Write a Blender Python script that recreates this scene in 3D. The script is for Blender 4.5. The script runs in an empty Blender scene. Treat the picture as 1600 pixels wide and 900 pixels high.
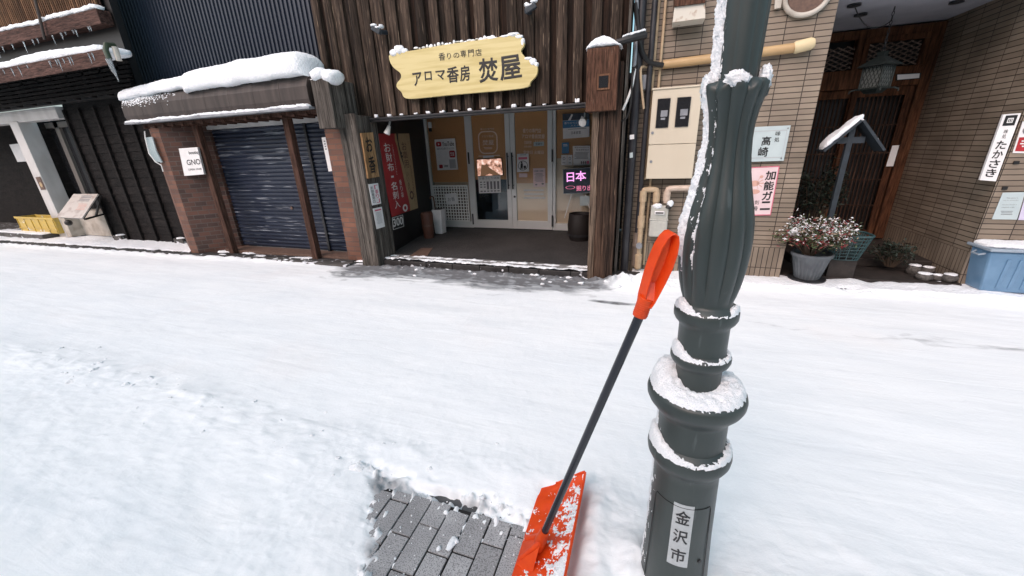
import bpy, bmesh, math, random
from mathutils import Vector, Matrix, noise
R = math.radians
random.seed(7)
SC = bpy.context.scene
COL = SC.collection

# ------------------------------------------------------------------ camera, world, sun, exposure
CAM_H = 1.55
F = 598.0                                   # focal length in pixels of the 1600 px wide photograph
RX = Vector((0.94603568, 0.3220273, -0.03626159))
RY = Vector((0.07875989, -0.33702167, -0.93819682))
RZ = Vector((-0.31434594, 0.88471171, -0.34419736))
cd = bpy.data.cameras.new('camera'); cam = bpy.data.objects.new('camera', cd); COL.objects.link(cam)
cd.sensor_width = 36; cd.lens = 36 * F / 1600; cd.clip_start = 0.02; cd.clip_end = 400
m = Matrix.Identity(4)
for i in range(3):
    m[i][0] = RX[i]; m[i][1] = -RY[i]; m[i][2] = -RZ[i]
m[2][3] = CAM_H
cam.matrix_world = m
SC.camera = cam

w = bpy.data.worlds.new('World'); SC.world = w; w.use_nodes = True
nt = w.node_tree; nt.nodes.clear()
sky = nt.nodes.new('ShaderNodeTexSky'); sky.sky_type = 'NISHITA'; sky.sun_disc = False
SUN_EL, SUN_AZ = R(42), R(200)
sky.sun_elevation = SUN_EL; sky.sun_rotation = SUN_AZ
sky.air_density = 1.0; sky.dust_density = 4.0; sky.ozone_density = 1.0
hs = nt.nodes.new('ShaderNodeHueSaturation'); hs.inputs['Hue'].default_value = 0.455; hs.inputs['Saturation'].default_value = 1.0
bg = nt.nodes.new('ShaderNodeBackground'); bg.inputs['Strength'].default_value = 0.145
wo = nt.nodes.new('ShaderNodeOutputWorld')
nt.links.new(sky.outputs[0], hs.inputs['Color']); nt.links.new(hs.outputs[0], bg.inputs[0]); nt.links.new(bg.outputs[0], wo.inputs[0])

sl = bpy.data.lights.new('sun', 'SUN'); sl.energy = 0.5; sl.angle = R(110); sl.color = (1, 0.99, 0.97)
so = bpy.data.objects.new('sun', sl); COL.objects.link(so)
sd = Vector((math.sin(SUN_AZ) * math.cos(SUN_EL), math.cos(SUN_AZ) * math.cos(SUN_EL), math.sin(SUN_EL)))
so.rotation_euler = (-sd).to_track_quat('-Z', 'Y').to_euler(); so.location = (0, -5, 12)

SC.view_settings.view_transform = 'Standard'; SC.view_settings.look = 'None'
SC.view_settings.exposure = 0.72; SC.view_settings.gamma = 1; SC.view_settings.use_curve_mapping = False
SC.render.engine = 'CYCLES'
SC.cycles.max_bounces = 6; SC.cycles.diffuse_bounces = 4; SC.cycles.transparent_max_bounces = 6

# ------------------------------------------------------------------ measuring: from a photo pixel to a point on a known plane
O = Vector((0, 0, CAM_H))
def ray(x, y): return RX * (x - 800) + RY * (y - 450) + RZ * F
def PY(x, y, D): r = ray(x, y); return O + r * (D / r.y)
def PZ(x, y, z): r = ray(x, y); return O + r * ((z - CAM_H) / r.z)
def PX(x, y, X): r = ray(x, y); return O + r * (X / r.x)
def PPL(x, y, p, n):
    r = ray(x, y); n = Vector(n); return O + r * ((Vector(p) - O).dot(n) / r.dot(n))
def smooth(a, b, x):
    t = min(1, max(0, (x - a) / (b - a))); return t * t * (3 - 2 * t)
def fbm(x, y, z=0.0, o=4): return noise.fractal(Vector((x, y, z)), 1.0, 2.0, o)

# ------------------------------------------------------------------ materials
MATS = {}
def mat(name, c, rough=0.6, c2=None, scale=(4, 4, 4), nscale=1.0, lo=0.35, hi=0.65, bump=0.0, bscale=40, bdist=0.004, metal=0.0, island=0.0,
        emit=None, estr=0, spec=0.5, grain=None, detail=6, speck=None, speck_scale=60, speck_thr=0.62, bump_stretch=None, clear=0.0):
    m = bpy.data.materials.new(name); m.use_nodes = True; n = m.node_tree.nodes; l = m.node_tree.links
    b = n['Principled BSDF']; b.inputs['Roughness'].default_value = rough; b.inputs['Metallic'].default_value = metal
    b.inputs['Specular IOR Level'].default_value = spec
    b.inputs['Coat Weight'].default_value = clear
    geo = n.new('ShaderNodeNewGeometry'); pos = geo.outputs['Position']
    col = None
    def rgb(v):
        r = n.new('ShaderNodeRGB'); r.outputs[0].default_value = (*v, 1); return r.outputs[0]
    def mapped(s):
        mp = n.new('ShaderNodeMapping'); mp.inputs['Scale'].default_value = s; l.new(pos, mp.inputs[0]); return mp.outputs[0]
    col = rgb(c)
    def mixc(f, a, bb, mode='MIX'):
        x = n.new('ShaderNodeMix'); x.data_type = 'RGBA'; x.blend_type = mode
        if isinstance(f, float): x.inputs[0].default_value = f
        else: l.new(f, x.inputs[0])
        l.new(a, x.inputs[6]); l.new(bb, x.inputs[7]); return x.outputs[2]
    if c2 is not None:
        t = n.new('ShaderNodeTexNoise'); t.inputs['Scale'].default_value = nscale; t.inputs['Detail'].default_value = detail
        l.new(mapped(scale), t.inputs['Vector'])
        rp = n.new('ShaderNodeMapRange'); rp.inputs[1].default_value = lo; rp.inputs[2].default_value = hi; l.new(t.outputs[0], rp.inputs[0])
        col = mixc(rp.outputs[0], col, rgb(c2))
    if speck is not None:
        t = n.new('ShaderNodeTexNoise'); t.inputs['Scale'].default_value = speck_scale; t.inputs['Detail'].default_value = 3
        l.new(mapped(bump_stretch or (1, 1, 1)), t.inputs['Vector'])
        rp = n.new('ShaderNodeMapRange'); rp.inputs[1].default_value = speck_thr; rp.inputs[2].default_value = speck_thr + 0.05; l.new(t.outputs[0], rp.inputs[0])
        col = mixc(rp.outputs[0], col, rgb(speck))
    if grain is not None:
        t = n.new('ShaderNodeTexNoise'); t.inputs['Scale'].default_value = 1.0; t.inputs['Detail'].default_value = 6; t.inputs['Roughness'].default_value = .65
        l.new(mapped(grain), t.inputs['Vector'])
        rp = n.new('ShaderNodeMapRange'); rp.inputs[1].default_value = .36; rp.inputs[2].default_value = .66; rp.inputs[3].default_value = .38; rp.inputs[4].default_value = 1.45; l.new(t.outputs[0], rp.inputs[0])
        cg = n.new('ShaderNodeCombineColor')
        for k in range(3): l.new(rp.outputs[0], cg.inputs[k])
        col = mixc(1.0, col, cg.outputs[0], 'MULTIPLY')
    if island:
        mr = n.new('ShaderNodeMapRange'); mr.inputs[3].default_value = 1 - island; mr.inputs[4].default_value = 1 + island
        l.new(geo.outputs['Random Per Island'], mr.inputs[0])
        cc = n.new('ShaderNodeCombineColor')
        for k in range(3): l.new(mr.outputs[0], cc.inputs[k])
        col = mixc(1.0, col, cc.outputs[0], 'MULTIPLY')
    l.new(col, b.inputs['Base Color'])
    if bump:
        t = n.new('ShaderNodeTexNoise'); t.inputs['Scale'].default_value = bscale; t.inputs['Detail'].default_value = 5
        l.new(mapped(bump_stretch or (1, 1, 1)), t.inputs['Vector'])
        bp = n.new('ShaderNodeBump'); bp.inputs['Strength'].default_value = bump; bp.inputs['Distance'].default_value = bdist
        l.new(t.outputs[0], bp.inputs['Height']); l.new(bp.outputs[0], b.inputs['Normal'])
    if emit is not None:
        b.inputs['Emission Color'].default_value = (*emit, 1); b.inputs['Emission Strength'].default_value = estr
    MATS[name] = m
    return m

def wood(name, c, c2, rough=0.8, isl=0.25, v=(18, 18, 1.2), bump=0.8, **k):
    return mat(name, c, rough, c2, spec=0.18, scale=v, nscale=1.0, lo=0.3, hi=0.72, bump=bump, bscale=3.0, bdist=0.012, island=isl, bump_stretch=tuple(a * 2 for a in v), grain=(v[0] * 4.5, v[1] * 4.5, v[2] * 4.5), **k)

def brickmat(name, cA, cB, mortar, bw, bh, msize, offset=0.5, split=None, bumpd=0.004, rough=0.6):
    m = bpy.data.materials.new(name); m.use_nodes = True; n = m.node_tree.nodes; l = m.node_tree.links
    b = n['Principled BSDF']; b.inputs['Roughness'].default_value = rough
    geo = n.new('ShaderNodeNewGeometry'); sp = n.new('ShaderNodeSeparateXYZ'); l.new(geo.outputs['Position'], sp.inputs[0])
    ad = n.new('ShaderNodeMath'); ad.operation = 'ADD'; l.new(sp.outputs[0], ad.inputs[0]); l.new(sp.outputs[1], ad.inputs[1])
    cb = n.new('ShaderNodeCombineXYZ'); l.new(ad.outputs[0], cb.inputs[0]); l.new(sp.outputs[2], cb.inputs[1])
    def brick(W, Hh, zoff=0.0, xoff=0.0):
        mp = n.new('ShaderNodeMapping'); mp.inputs['Location'].default_value = (xoff + 50 * W, zoff + 50 * Hh, 0); l.new(cb.outputs[0], mp.inputs[0])
        t = n.new('ShaderNodeTexBrick'); t.offset = offset; t.inputs['Scale'].default_value = 1; t.inputs['Brick Width'].default_value = W
        t.inputs['Row Height'].default_value = Hh; t.inputs['Mortar Size'].default_value = msize; t.inputs['Mortar Smooth'].default_value = 0.2
        t.inputs['Color1'].default_value = (*cA, 1); t.inputs['Color2'].default_value = (*cB, 1); t.inputs['Mortar'].default_value = (*mortar, 1)
        l.new(mp.outputs[0], t.inputs['Vector']); return t
    t1 = brick(bw, bh)
    colr, fac = t1.outputs[0], t1.outputs[1]
    if split is not None:
        t2 = brick(bh, bw, zoff=-split)
        gt = n.new('ShaderNodeMath'); gt.operation = 'GREATER_THAN'; gt.inputs[1].default_value = split; l.new(sp.outputs[2], gt.inputs[0])
        mx = n.new('ShaderNodeMix'); mx.data_type = 'RGBA'; l.new(gt.outputs[0], mx.inputs[0]); l.new(t2.outputs[0], mx.inputs[6]); l.new(t1.outputs[0], mx.inputs[7])
        mf = n.new('ShaderNodeMix'); l.new(gt.outputs[0], mf.inputs[0]); l.new(t2.outputs[1], mf.inputs[2]); l.new(t1.outputs[1], mf.inputs[3])
        colr, fac = mx.outputs[2], mf.outputs[0]
    ns = n.new('ShaderNodeTexNoise'); ns.inputs['Scale'].default_value = 2.3; ns.inputs['Detail'].default_value = 8; l.new(geo.outputs['Position'], ns.inputs['Vector'])
    mr = n.new('ShaderNodeMapRange'); mr.inputs[1].default_value = 0.3; mr.inputs[2].default_value = 0.7; mr.inputs[3].default_value = 0.72; mr.inputs[4].default_value = 1.15; l.new(ns.outputs[0], mr.inputs[0])
    cc = n.new('ShaderNodeCombineColor')
    for k in range(3): l.new(mr.outputs[0], cc.inputs[k])
    mm = n.new('ShaderNodeMix'); mm.data_type = 'RGBA'; mm.blend_type = 'MULTIPLY'; mm.inputs[0].default_value = 1; l.new(colr, mm.inputs[6]); l.new(cc.outputs[0], mm.inputs[7])
    l.new(mm.outputs[2], b.inputs['Base Color'])
    bp = n.new('ShaderNodeBump'); bp.inputs['Strength'].default_value = 1; bp.inputs['Distance'].default_value = bumpd; bp.invert = True
    l.new(fac, bp.inputs['Height']); l.new(bp.outputs[0], b.inputs['Normal'])
    MATS[name] = m
    return m

M = {}
M['old_wood'] = wood('dark weathered planks', (0.018, 0.012, 0.009), (0.088, 0.062, 0.046), isl=0.55, v=(16, 16, 1.0), speck=(0.17, 0.125, 0.09), speck_scale=2.2, speck_thr=0.62)
M['old_wood_shade'] = wood('recess planks with painted shade', (0.008, 0.005, 0.004), (0.035, 0.019, 0.012), isl=0.4)  # shade of the shallow gaps between planks put into a near-black colour
M['grey_wood'] = wood('grey weathered timber', (0.04, 0.033, 0.028), (0.18, 0.16, 0.14), isl=0.15, v=(22, 22, 0.8), speck=(0.025, 0.02, 0.017), speck_scale=2.4, speck_thr=0.6)
M['post_wood'] = wood('worn brown post', (0.012, 0.009, 0.008), (0.10, 0.06, 0.041), isl=0.1, v=(22, 22, 0.8), speck=(0.22, 0.15, 0.10), speck_scale=1.6, speck_thr=0.66)
M['post_worn'] = wood('pale worn post edge', (0.06, 0.042, 0.03), (0.26, 0.19, 0.14), isl=0.1, v=(26, 26, 0.8), speck=(0.03, 0.02, 0.015), speck_scale=2, speck_thr=0.6)
M['box_wood'] = wood('brown box wood', (0.07, 0.033, 0.021), (0.12, 0.06, 0.038), isl=0.1, v=(14, 14, 1.5), speck=(0.2, 0.13, 0.095), speck_scale=3, speck_thr=0.66)
M['red_wood'] = wood('reddish brown timber', (0.06, 0.03, 0.021), (0.11, 0.058, 0.042), isl=0.1)
M['black_wood'] = wood('charred boards', (0.006, 0.005, 0.005), (0.017, 0.014, 0.013), isl=0.3, v=(3, 3, 12))
M['slat_wood'] = wood('brown lattice wood', (0.09, 0.045, 0.024), (0.2, 0.11, 0.06), isl=0.3)
M['beam_red'] = wood('reddish beam wood', (0.055, 0.028, 0.022), (0.11, 0.06, 0.048), isl=0.1, v=(1.5, 8, 12))
M['door_wood'] = wood('brown entrance wood', (0.055, 0.022, 0.011), (0.13, 0.055, 0.026), isl=0.12, v=(10, 10, 1))
M['lattice_wood'] = wood('dark lattice slats', (0.035, 0.02, 0.014), (0.075, 0.043, 0.03), isl=0.3)
M['transom_wood'] = wood('pale dusty lattice strips', (0.16, 0.115, 0.09), (0.24, 0.18, 0.15), isl=0.2)
M['sign_wood'] = mat('pale pine board', (0.62, 0.52, 0.25), 0.5, (0.53, 0.43, 0.18), scale=(1.2, 1, 16), nscale=1.6, lo=0.42, hi=0.62, bump=0.2, bscale=30)
M['plaque_wood'] = wood('tan plaque wood', (0.24, 0.13, 0.06), (0.42, 0.26, 0.13), isl=0.0)
M['tile'] = brickmat('beige border tiles', (0.275, 0.22, 0.165), (0.205, 0.16, 0.118), (0.03, 0.019, 0.014), 0.2350, 0.0500, 0.0038, 0.0, split=0.42)
M['brick'] = brickmat('red bricks', (0.13, 0.055, 0.036), (0.055, 0.028, 0.022), (0.11, 0.085, 0.07), 0.21, 0.07, 0.006, 0.5)
M['brick_light'] = brickmat('orange bricks', (0.20, 0.085, 0.05), (0.12, 0.055, 0.037), (0.12, 0.085, 0.07), 0.21, 0.07, 0.005, 0.5)
M['navy'] = mat('navy corrugated steel', (0.006, 0.011, 0.024), 0.42, (0.011, 0.018, 0.034), scale=(1, 1, 0.3), nscale=1.5, spec=0.5)
M['shutter'] = mat('navy roller shutter', (0.008, 0.014, 0.032), 0.4, (0.015, 0.023, 0.045), scale=(1, 1, 3), nscale=2, speck=(0.2, 0.22, 0.25), speck_scale=1.4, speck_thr=0.615, bump_stretch=(1.6, 1, 30))
M['awning'] = mat('brown awning metal', (0.03, 0.021, 0.018), 0.55, (0.06, 0.045, 0.038), scale=(9, 1, 1), nscale=1.5, bump=0.2)
M['grey_metal'] = mat('galvanised trim', (0.22, 0.23, 0.25), 0.45, (0.32, 0.33, 0.35), nscale=2, metal=0.3)
M['dark_metal'] = mat('dark painted metal', (0.015, 0.016, 0.018), 0.4, (0.03, 0.03, 0.032), nscale=3)
M['black_paint'] = mat('black painted wall', (0.005, 0.005, 0.006), 0.5, (0.014, 0.013, 0.013), nscale=2)
M['black'] = mat('black ink', (0.012, 0.011, 0.011), 0.5)
M['white_paint'] = mat('white painted wood', (0.62, 0.60, 0.58), 0.5, (0.48, 0.46, 0.44), nscale=2, scale=(2, 2, 1))
M['plaster'] = mat('dirty white plaster', (0.52, 0.48, 0.42), 0.8, (0.3, 0.26, 0.21), nscale=1.6, lo=0.45, hi=0.75)
M['paper'] = mat('white paper', (0.80, 0.79, 0.78), 0.6, (0.74, 0.73, 0.72), nscale=3)
M['paper_blue'] = mat('pale acrylic', (0.52, 0.60, 0.60), 0.25, (0.46, 0.54, 0.55), nscale=2)
M['paper_pink'] = mat('pale pink paper', (0.75, 0.60, 0.60), 0.5, (0.7, 0.54, 0.55), nscale=2)
M['red'] = mat('red print', (0.42, 0.025, 0.03), 0.5, (0.33, 0.018, 0.024), nscale=2)
M['pink'] = mat('pink print', (0.6, 0.13, 0.2), 0.5)
M['crab'] = mat('faded orange print', (0.62, 0.36, 0.29), 0.5)
M['grey_ink'] = mat('grey print', (0.17, 0.17, 0.18), 0.6)
M['light_grey_ink'] = mat('pale grey print', (0.42, 0.42, 0.43), 0.6)
M['white_ink'] = mat('white print', (0.75, 0.74, 0.72), 0.5)
M['pale_ink'] = mat('faint white decal', (0.80, 0.62, 0.50), 0.5)
M['brown_ink'] = mat('brown print', (0.10, 0.04, 0.025), 0.5)
M['blue_print'] = mat('blue print', (0.05, 0.17, 0.33), 0.4, (0.07, 0.22, 0.4), nscale=3)
M['cream'] = mat('cream cloth', (0.50, 0.37, 0.21), 0.8, (0.44, 0.32, 0.18), nscale=3)
M['alu'] = mat('aluminium door frame', (0.76, 0.77, 0.75), 0.35, (0.68, 0.69, 0.67), scale=(1, 1, 2), nscale=1, metal=0.2)
M['orange_board'] = mat('orange brown board', (0.82, 0.40, 0.18), 0.3, (0.70, 0.36, 0.18), scale=(1, 1, 1.4), nscale=0.8, lo=0.35, hi=0.7)  # base colour raised to stand for the lit shop interior
M['tan_board'] = mat('tan paper backing', (0.86, 0.66, 0.50), 0.4, (0.80, 0.60, 0.45), scale=(1, 1, 2), nscale=1)  # brightened in colour in place of indoor light
M['interior'] = mat('dim interior panel', (0.06, 0.075, 0.10), 0.4, (0.025, 0.03, 0.04), nscale=2)
M['grid_white'] = mat('white plastic grid', (0.78, 0.77, 0.74), 0.45)
M['porch'] = mat('washed aggregate floor', (0.040, 0.038, 0.037), 0.8, (0.022, 0.021, 0.021), nscale=0.6, bump=0.7, bscale=90, bdist=0.006, speck=(0.11, 0.10, 0.095), speck_scale=110, speck_thr=0.58)
M['concrete'] = mat('wet concrete', (0.10, 0.092, 0.085), 0.7, (0.04, 0.037, 0.034), nscale=1.2, bump=0.5, bscale=50, speck=(0.7, 0.72, 0.75), speck_scale=9, speck_thr=0.6)
M['kerb_dark'] = mat('wet kerb stone', (0.045, 0.042, 0.04), 0.6, (0.02, 0.018, 0.018), nscale=2, bump=0.6, bscale=40, speck=(0.75, 0.77, 0.8), speck_scale=10, speck_thr=0.64)
M['asphalt'] = mat('wet asphalt', (0.04, 0.04, 0.042), 0.6, (0.07, 0.07, 0.072), nscale=2, bump=0.6, bscale=150)
M['paver'] = mat('grey granite pavers', (0.39, 0.39, 0.395), 0.75, (0.29, 0.29, 0.295), scale=(1, 1, 1), nscale=5, bump=0.5, bscale=260, bdist=0.002, island=0.16, speck=(0.17, 0.17, 0.175), speck_scale=210, speck_thr=0.53)
M['paver_bed'] = mat('dark joint sand', (0.012, 0.011, 0.011), 0.9)
M['snow'] = mat('fresh snow', (0.90, 0.925, 0.935), 0.7, (0.84, 0.86, 0.89), nscale=14, bump=0.8, bscale=42, bdist=0.02, spec=0.3)
M['snow_fine'] = mat('granular snow', (0.90, 0.92, 0.94), 0.6, (0.76, 0.80, 0.83), nscale=60, lo=0.45, hi=0.7, bump=0.9, bscale=260, bdist=0.004, spec=0.4)
M['ice'] = mat('icicle ice', (0.75, 0.78, 0.8), 0.12, spec=0.6); M['ice'].node_tree.nodes['Principled BSDF'].inputs['Transmission Weight'].default_value = 0.75
M['pole'] = mat('dark green cast iron', (0.032, 0.043, 0.042), 0.42, (0.044, 0.056, 0.054), scale=(1, 1, 0.4), nscale=7, bump=0.25, bscale=45, bdist=0.0025, speck=(0.07, 0.085, 0.085), speck_scale=16, speck_thr=0.66, bump_stretch=(1.6, 1.6, 0.35))
M['orange_plastic'] = mat('orange red plastic', (0.88, 0.105, 0.014), 0.38, (0.80, 0.08, 0.013), nscale=9, bump=0.12, bscale=30)
pm = M['orange_plastic'].node_tree; pb = pm.nodes['Principled BSDF']
tl_ = pm.nodes.new('ShaderNodeBsdfTranslucent'); tl_.inputs[0].default_value = (1.0, 0.16, 0.05, 1); ms = pm.nodes.new('ShaderNodeMixShader'); ms.inputs[0].default_value = 0.33
pm.links.new(pb.outputs[0], ms.inputs[1]); pm.links.new(tl_.outputs[0], ms.inputs[2]); pm.links.new(ms.outputs[0], pm.nodes['Material Output'].inputs[0])
M['black_tube'] = mat('black shovel tube', (0.012, 0.013, 0.02), 0.22, spec=0.6)
M['meter_box'] = mat('cream enamel box', (0.62, 0.55, 0.43), 0.45, (0.57, 0.50, 0.385), nscale=1.5, scale=(2, 2, 0.6), speck=(0.3, 0.17, 0.08), speck_scale=5, speck_thr=0.74)
M['beige_pipe'] = mat('beige pipe', (0.50, 0.38, 0.24), 0.5, (0.42, 0.31, 0.2), nscale=6)
M['pink_pipe'] = mat('pinkish beige pipe', (0.58, 0.47, 0.38), 0.45, (0.48, 0.37, 0.29), nscale=8)
M['black_pipe'] = mat('black drainpipe', (0.016, 0.016, 0.02), 0.4, (0.03, 0.03, 0.034), nscale=3)
M['brown_pipe'] = mat('brown pipe', (0.12, 0.09, 0.07), 0.5, (0.18, 0.14, 0.11), nscale=4)
M['gas'] = mat('pale meter casing', (0.48, 0.48, 0.43), 0.45, (0.42, 0.42, 0.38), nscale=6)
M['bamboo'] = mat('tan conduit cover', (0.50, 0.33, 0.16), 0.5, (0.42, 0.27, 0.13), scale=(3, 1, 8), nscale=1.5)
M['bamboo_end'] = mat('cream conduit end', (0.68, 0.55, 0.33), 0.55)
M['rust_white'] = mat('rusty white sheet', (0.62, 0.58, 0.5), 0.6, (0.3, 0.16, 0.08), nscale=2.5, lo=0.6, hi=0.72)
M['ceiling'] = mat('grey soffit', (0.42, 0.42, 0.46), 0.8, (0.36, 0.36, 0.40), nscale=1)
M['stone_dark'] = mat('dark step stone', (0.035, 0.027, 0.023), 0.7, (0.018, 0.014, 0.012), nscale=3, bump=0.5, bscale=60)
M['pot'] = mat('grey plastic pot', (0.09, 0.10, 0.112), 0.45, (0.13, 0.145, 0.157), nscale=3)
M['basket'] = mat('green plastic basket', (0.028, 0.07, 0.075), 0.5)
M['bin'] = mat('blue plastic bin', (0.12, 0.23, 0.36), 0.4, (0.15, 0.27, 0.41), nscale=2, bump=0.1)
M['bin_lid'] = mat('pale bin lid', (0.30, 0.36, 0.42), 0.4)
M['yellow'] = mat('yellow plastic crate', (0.62, 0.42, 0.06), 0.45, (0.5, 0.36, 0.1), nscale=4, speck=(0.7, 0.7, 0.66), speck_scale=6, speck_thr=0.63)
M['stone'] = mat('grey river stone', (0.11, 0.10, 0.09), 0.8, (0.055, 0.05, 0.046), nscale=12, bump=0.6, bscale=60)
M['leaf'] = mat('dark green leaves', (0.035, 0.065, 0.025), 0.55, (0.10, 0.11, 0.05), nscale=20, island=0.5)
M['leaf_red'] = mat('red leaves', (0.34, 0.03, 0.05), 0.5, (0.20, 0.04, 0.04), nscale=20, island=0.5)
M['leaf_pale'] = mat('pale pinkish leaves', (0.42, 0.26, 0.22), 0.55, (0.30, 0.28, 0.17), nscale=20, island=0.4)
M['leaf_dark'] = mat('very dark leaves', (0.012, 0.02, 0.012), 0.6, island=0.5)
M['stem'] = mat('brown stems', (0.06, 0.04, 0.025), 0.8)
M['verdigris'] = mat('dark bronze lantern', (0.012, 0.017, 0.016), 0.6, (0.022, 0.03, 0.028), nscale=8, metal=0.3)
M['lantern_glass'] = mat('frosted lantern pane', (0.10, 0.11, 0.105), 0.4)
M['slate_blue'] = mat('blue grey painted wood', (0.026, 0.036, 0.047), 0.6, (0.018, 0.024, 0.03), nscale=4)
M['barrel'] = mat('dark barrel', (0.012, 0.009, 0.008), 0.6)
M['terracotta'] = mat('brown umbrella stand', (0.12, 0.05, 0.032), 0.5, (0.08, 0.032, 0.022), nscale=4, scale=(4, 4, 1))
M['board_dark'] = mat('dark marker board', (0.02, 0.03, 0.05), 0.25, (0.035, 0.05, 0.075), nscale=3)
M['neon'] = mat('lit pink writing', (0.7, 0.2, 0.6), 0.5, emit=(1.0, 0.42, 0.9), estr=.75)
M['neon_red'] = mat('lit red pink writing', (0.7, 0.15, 0.3), 0.5, emit=(1.0, 0.3, 0.5), estr=0.38)
M['chrome'] = mat('brushed steel', (0.35, 0.35, 0.35), 0.3, metal=0.9)
M['lamp_glass'] = mat('unlit lamp glass', (0.6, 0.6, 0.58), 0.2)
M['mat_brown'] = mat('brown floor plate', (0.15, 0.09, 0.065), 0.7, (0.1, 0.06, 0.045), nscale=8)
M['green_pipe'] = mat('green drainpipe', (0.035, 0.055, 0.03), 0.4)
M['sticker'] = mat('pale grey sticker', (0.50, 0.53, 0.54), 0.45, (0.44, 0.47, 0.48), nscale=25)
M['glass_dark'] = mat('dark window glass', (0.02, 0.02, 0.022), 0.08, spec=0.8)
M['copper_wood'] = wood('mid brown wood', (0.13, 0.06, 0.035), (0.22, 0.12, 0.07), isl=0.1)

# a glass that really lets light through
g = bpy.data.materials.new('clear glass'); g.use_nodes = True
gn = g.node_tree.nodes; gl = g.node_tree.links; gn.clear()
tr = gn.new('ShaderNodeBsdfTransparent'); tr.inputs[0].default_value = (0.93, 0.95, 0.94, 1); gs = gn.new('ShaderNodeBsdfGlossy'); gs.inputs['Roughness'].default_value = 0.03
fr = gn.new('ShaderNodeFresnel'); fr.inputs[0].default_value = 1.5; mx = gn.new('ShaderNodeMixShader'); go = gn.new('ShaderNodeOutputMaterial')
gl.new(fr.outputs[0], mx.inputs[0]); gl.new(tr.outputs[0], mx.inputs[1]); gl.new(gs.outputs[0], mx.inputs[2]); gl.new(mx.outputs[0], go.inputs[0])
M['glass'] = g

# picture on the lit screen: blossom colours over a dark roof shape, made of noise
def screen_mat():
    m = bpy.data.materials.new('lit screen picture'); m.use_nodes = True; n = m.node_tree.nodes; l = m.node_tree.links
    b = n['Principled BSDF']; geo = n.new('ShaderNodeNewGeometry')
    t = n.new('ShaderNodeTexNoise'); t.inputs['Scale'].default_value = 14; t.inputs['Detail'].default_value = 8; l.new(geo.outputs['Position'], t.inputs['Vector'])
    cr = n.new('ShaderNodeValToRGB'); e = cr.color_ramp.elements
    e[0].position = 0.38; e[0].color = (0.10, 0.05, 0.03, 1); e[1].position = 0.66; e[1].color = (0.95, 0.70, 0.62, 1)
    k = e.new(0.5); k.color = (0.55, 0.28, 0.20, 1)
    l.new(t.outputs[0], cr.inputs[0]); l.new(cr.outputs[0], b.inputs['Emission Color']); b.inputs['Emission Strength'].default_value = 0.75
    b.inputs['Base Color'].default_value = (0.02, 0.02, 0.02, 1)
    return m
M['screen'] = screen_mat()

# ------------------------------------------------------------------ mesh building
ORG = {}
GLY = {}
def glyph(body, bold=0.0):
    bold *= .62; k = (body, bold)
    if k not in GLY:
        c = bpy.data.curves.new('t', 'FONT'); c.body = body; c.resolution_u = 3
        if bold: c.bevel_depth = bold; c.bevel_resolution = 0; c.fill_mode = 'FRONT'
        o = bpy.data.objects.new('t', c); COL.objects.link(o)
        dg = bpy.context.evaluated_depsgraph_get(); dg.update()
        me = bpy.data.meshes.new_from_object(o.evaluated_get(dg))
        bm = bmesh.new(); bm.from_mesh(me); bmesh.ops.triangulate(bm, faces=bm.faces)
        vs = [v.co.copy() for v in bm.verts]; bm.verts.index_update(); fs = [[v.index for v in f.verts] for f in bm.faces]; bm.free()
        x0 = min(v.x for v in vs); x1 = max(v.x for v in vs); y0 = min(v.y for v in vs); y1 = max(v.y for v in vs)
        GLY[k] = ([((v.x - x0) / (x1 - x0), (y1 - v.y) / (y1 - y0), max(0, v.z)) for v in vs], fs)
        bpy.data.meshes.remove(me); bpy.data.objects.remove(o); bpy.data.curves.remove(c)
    return GLY[k]

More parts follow.
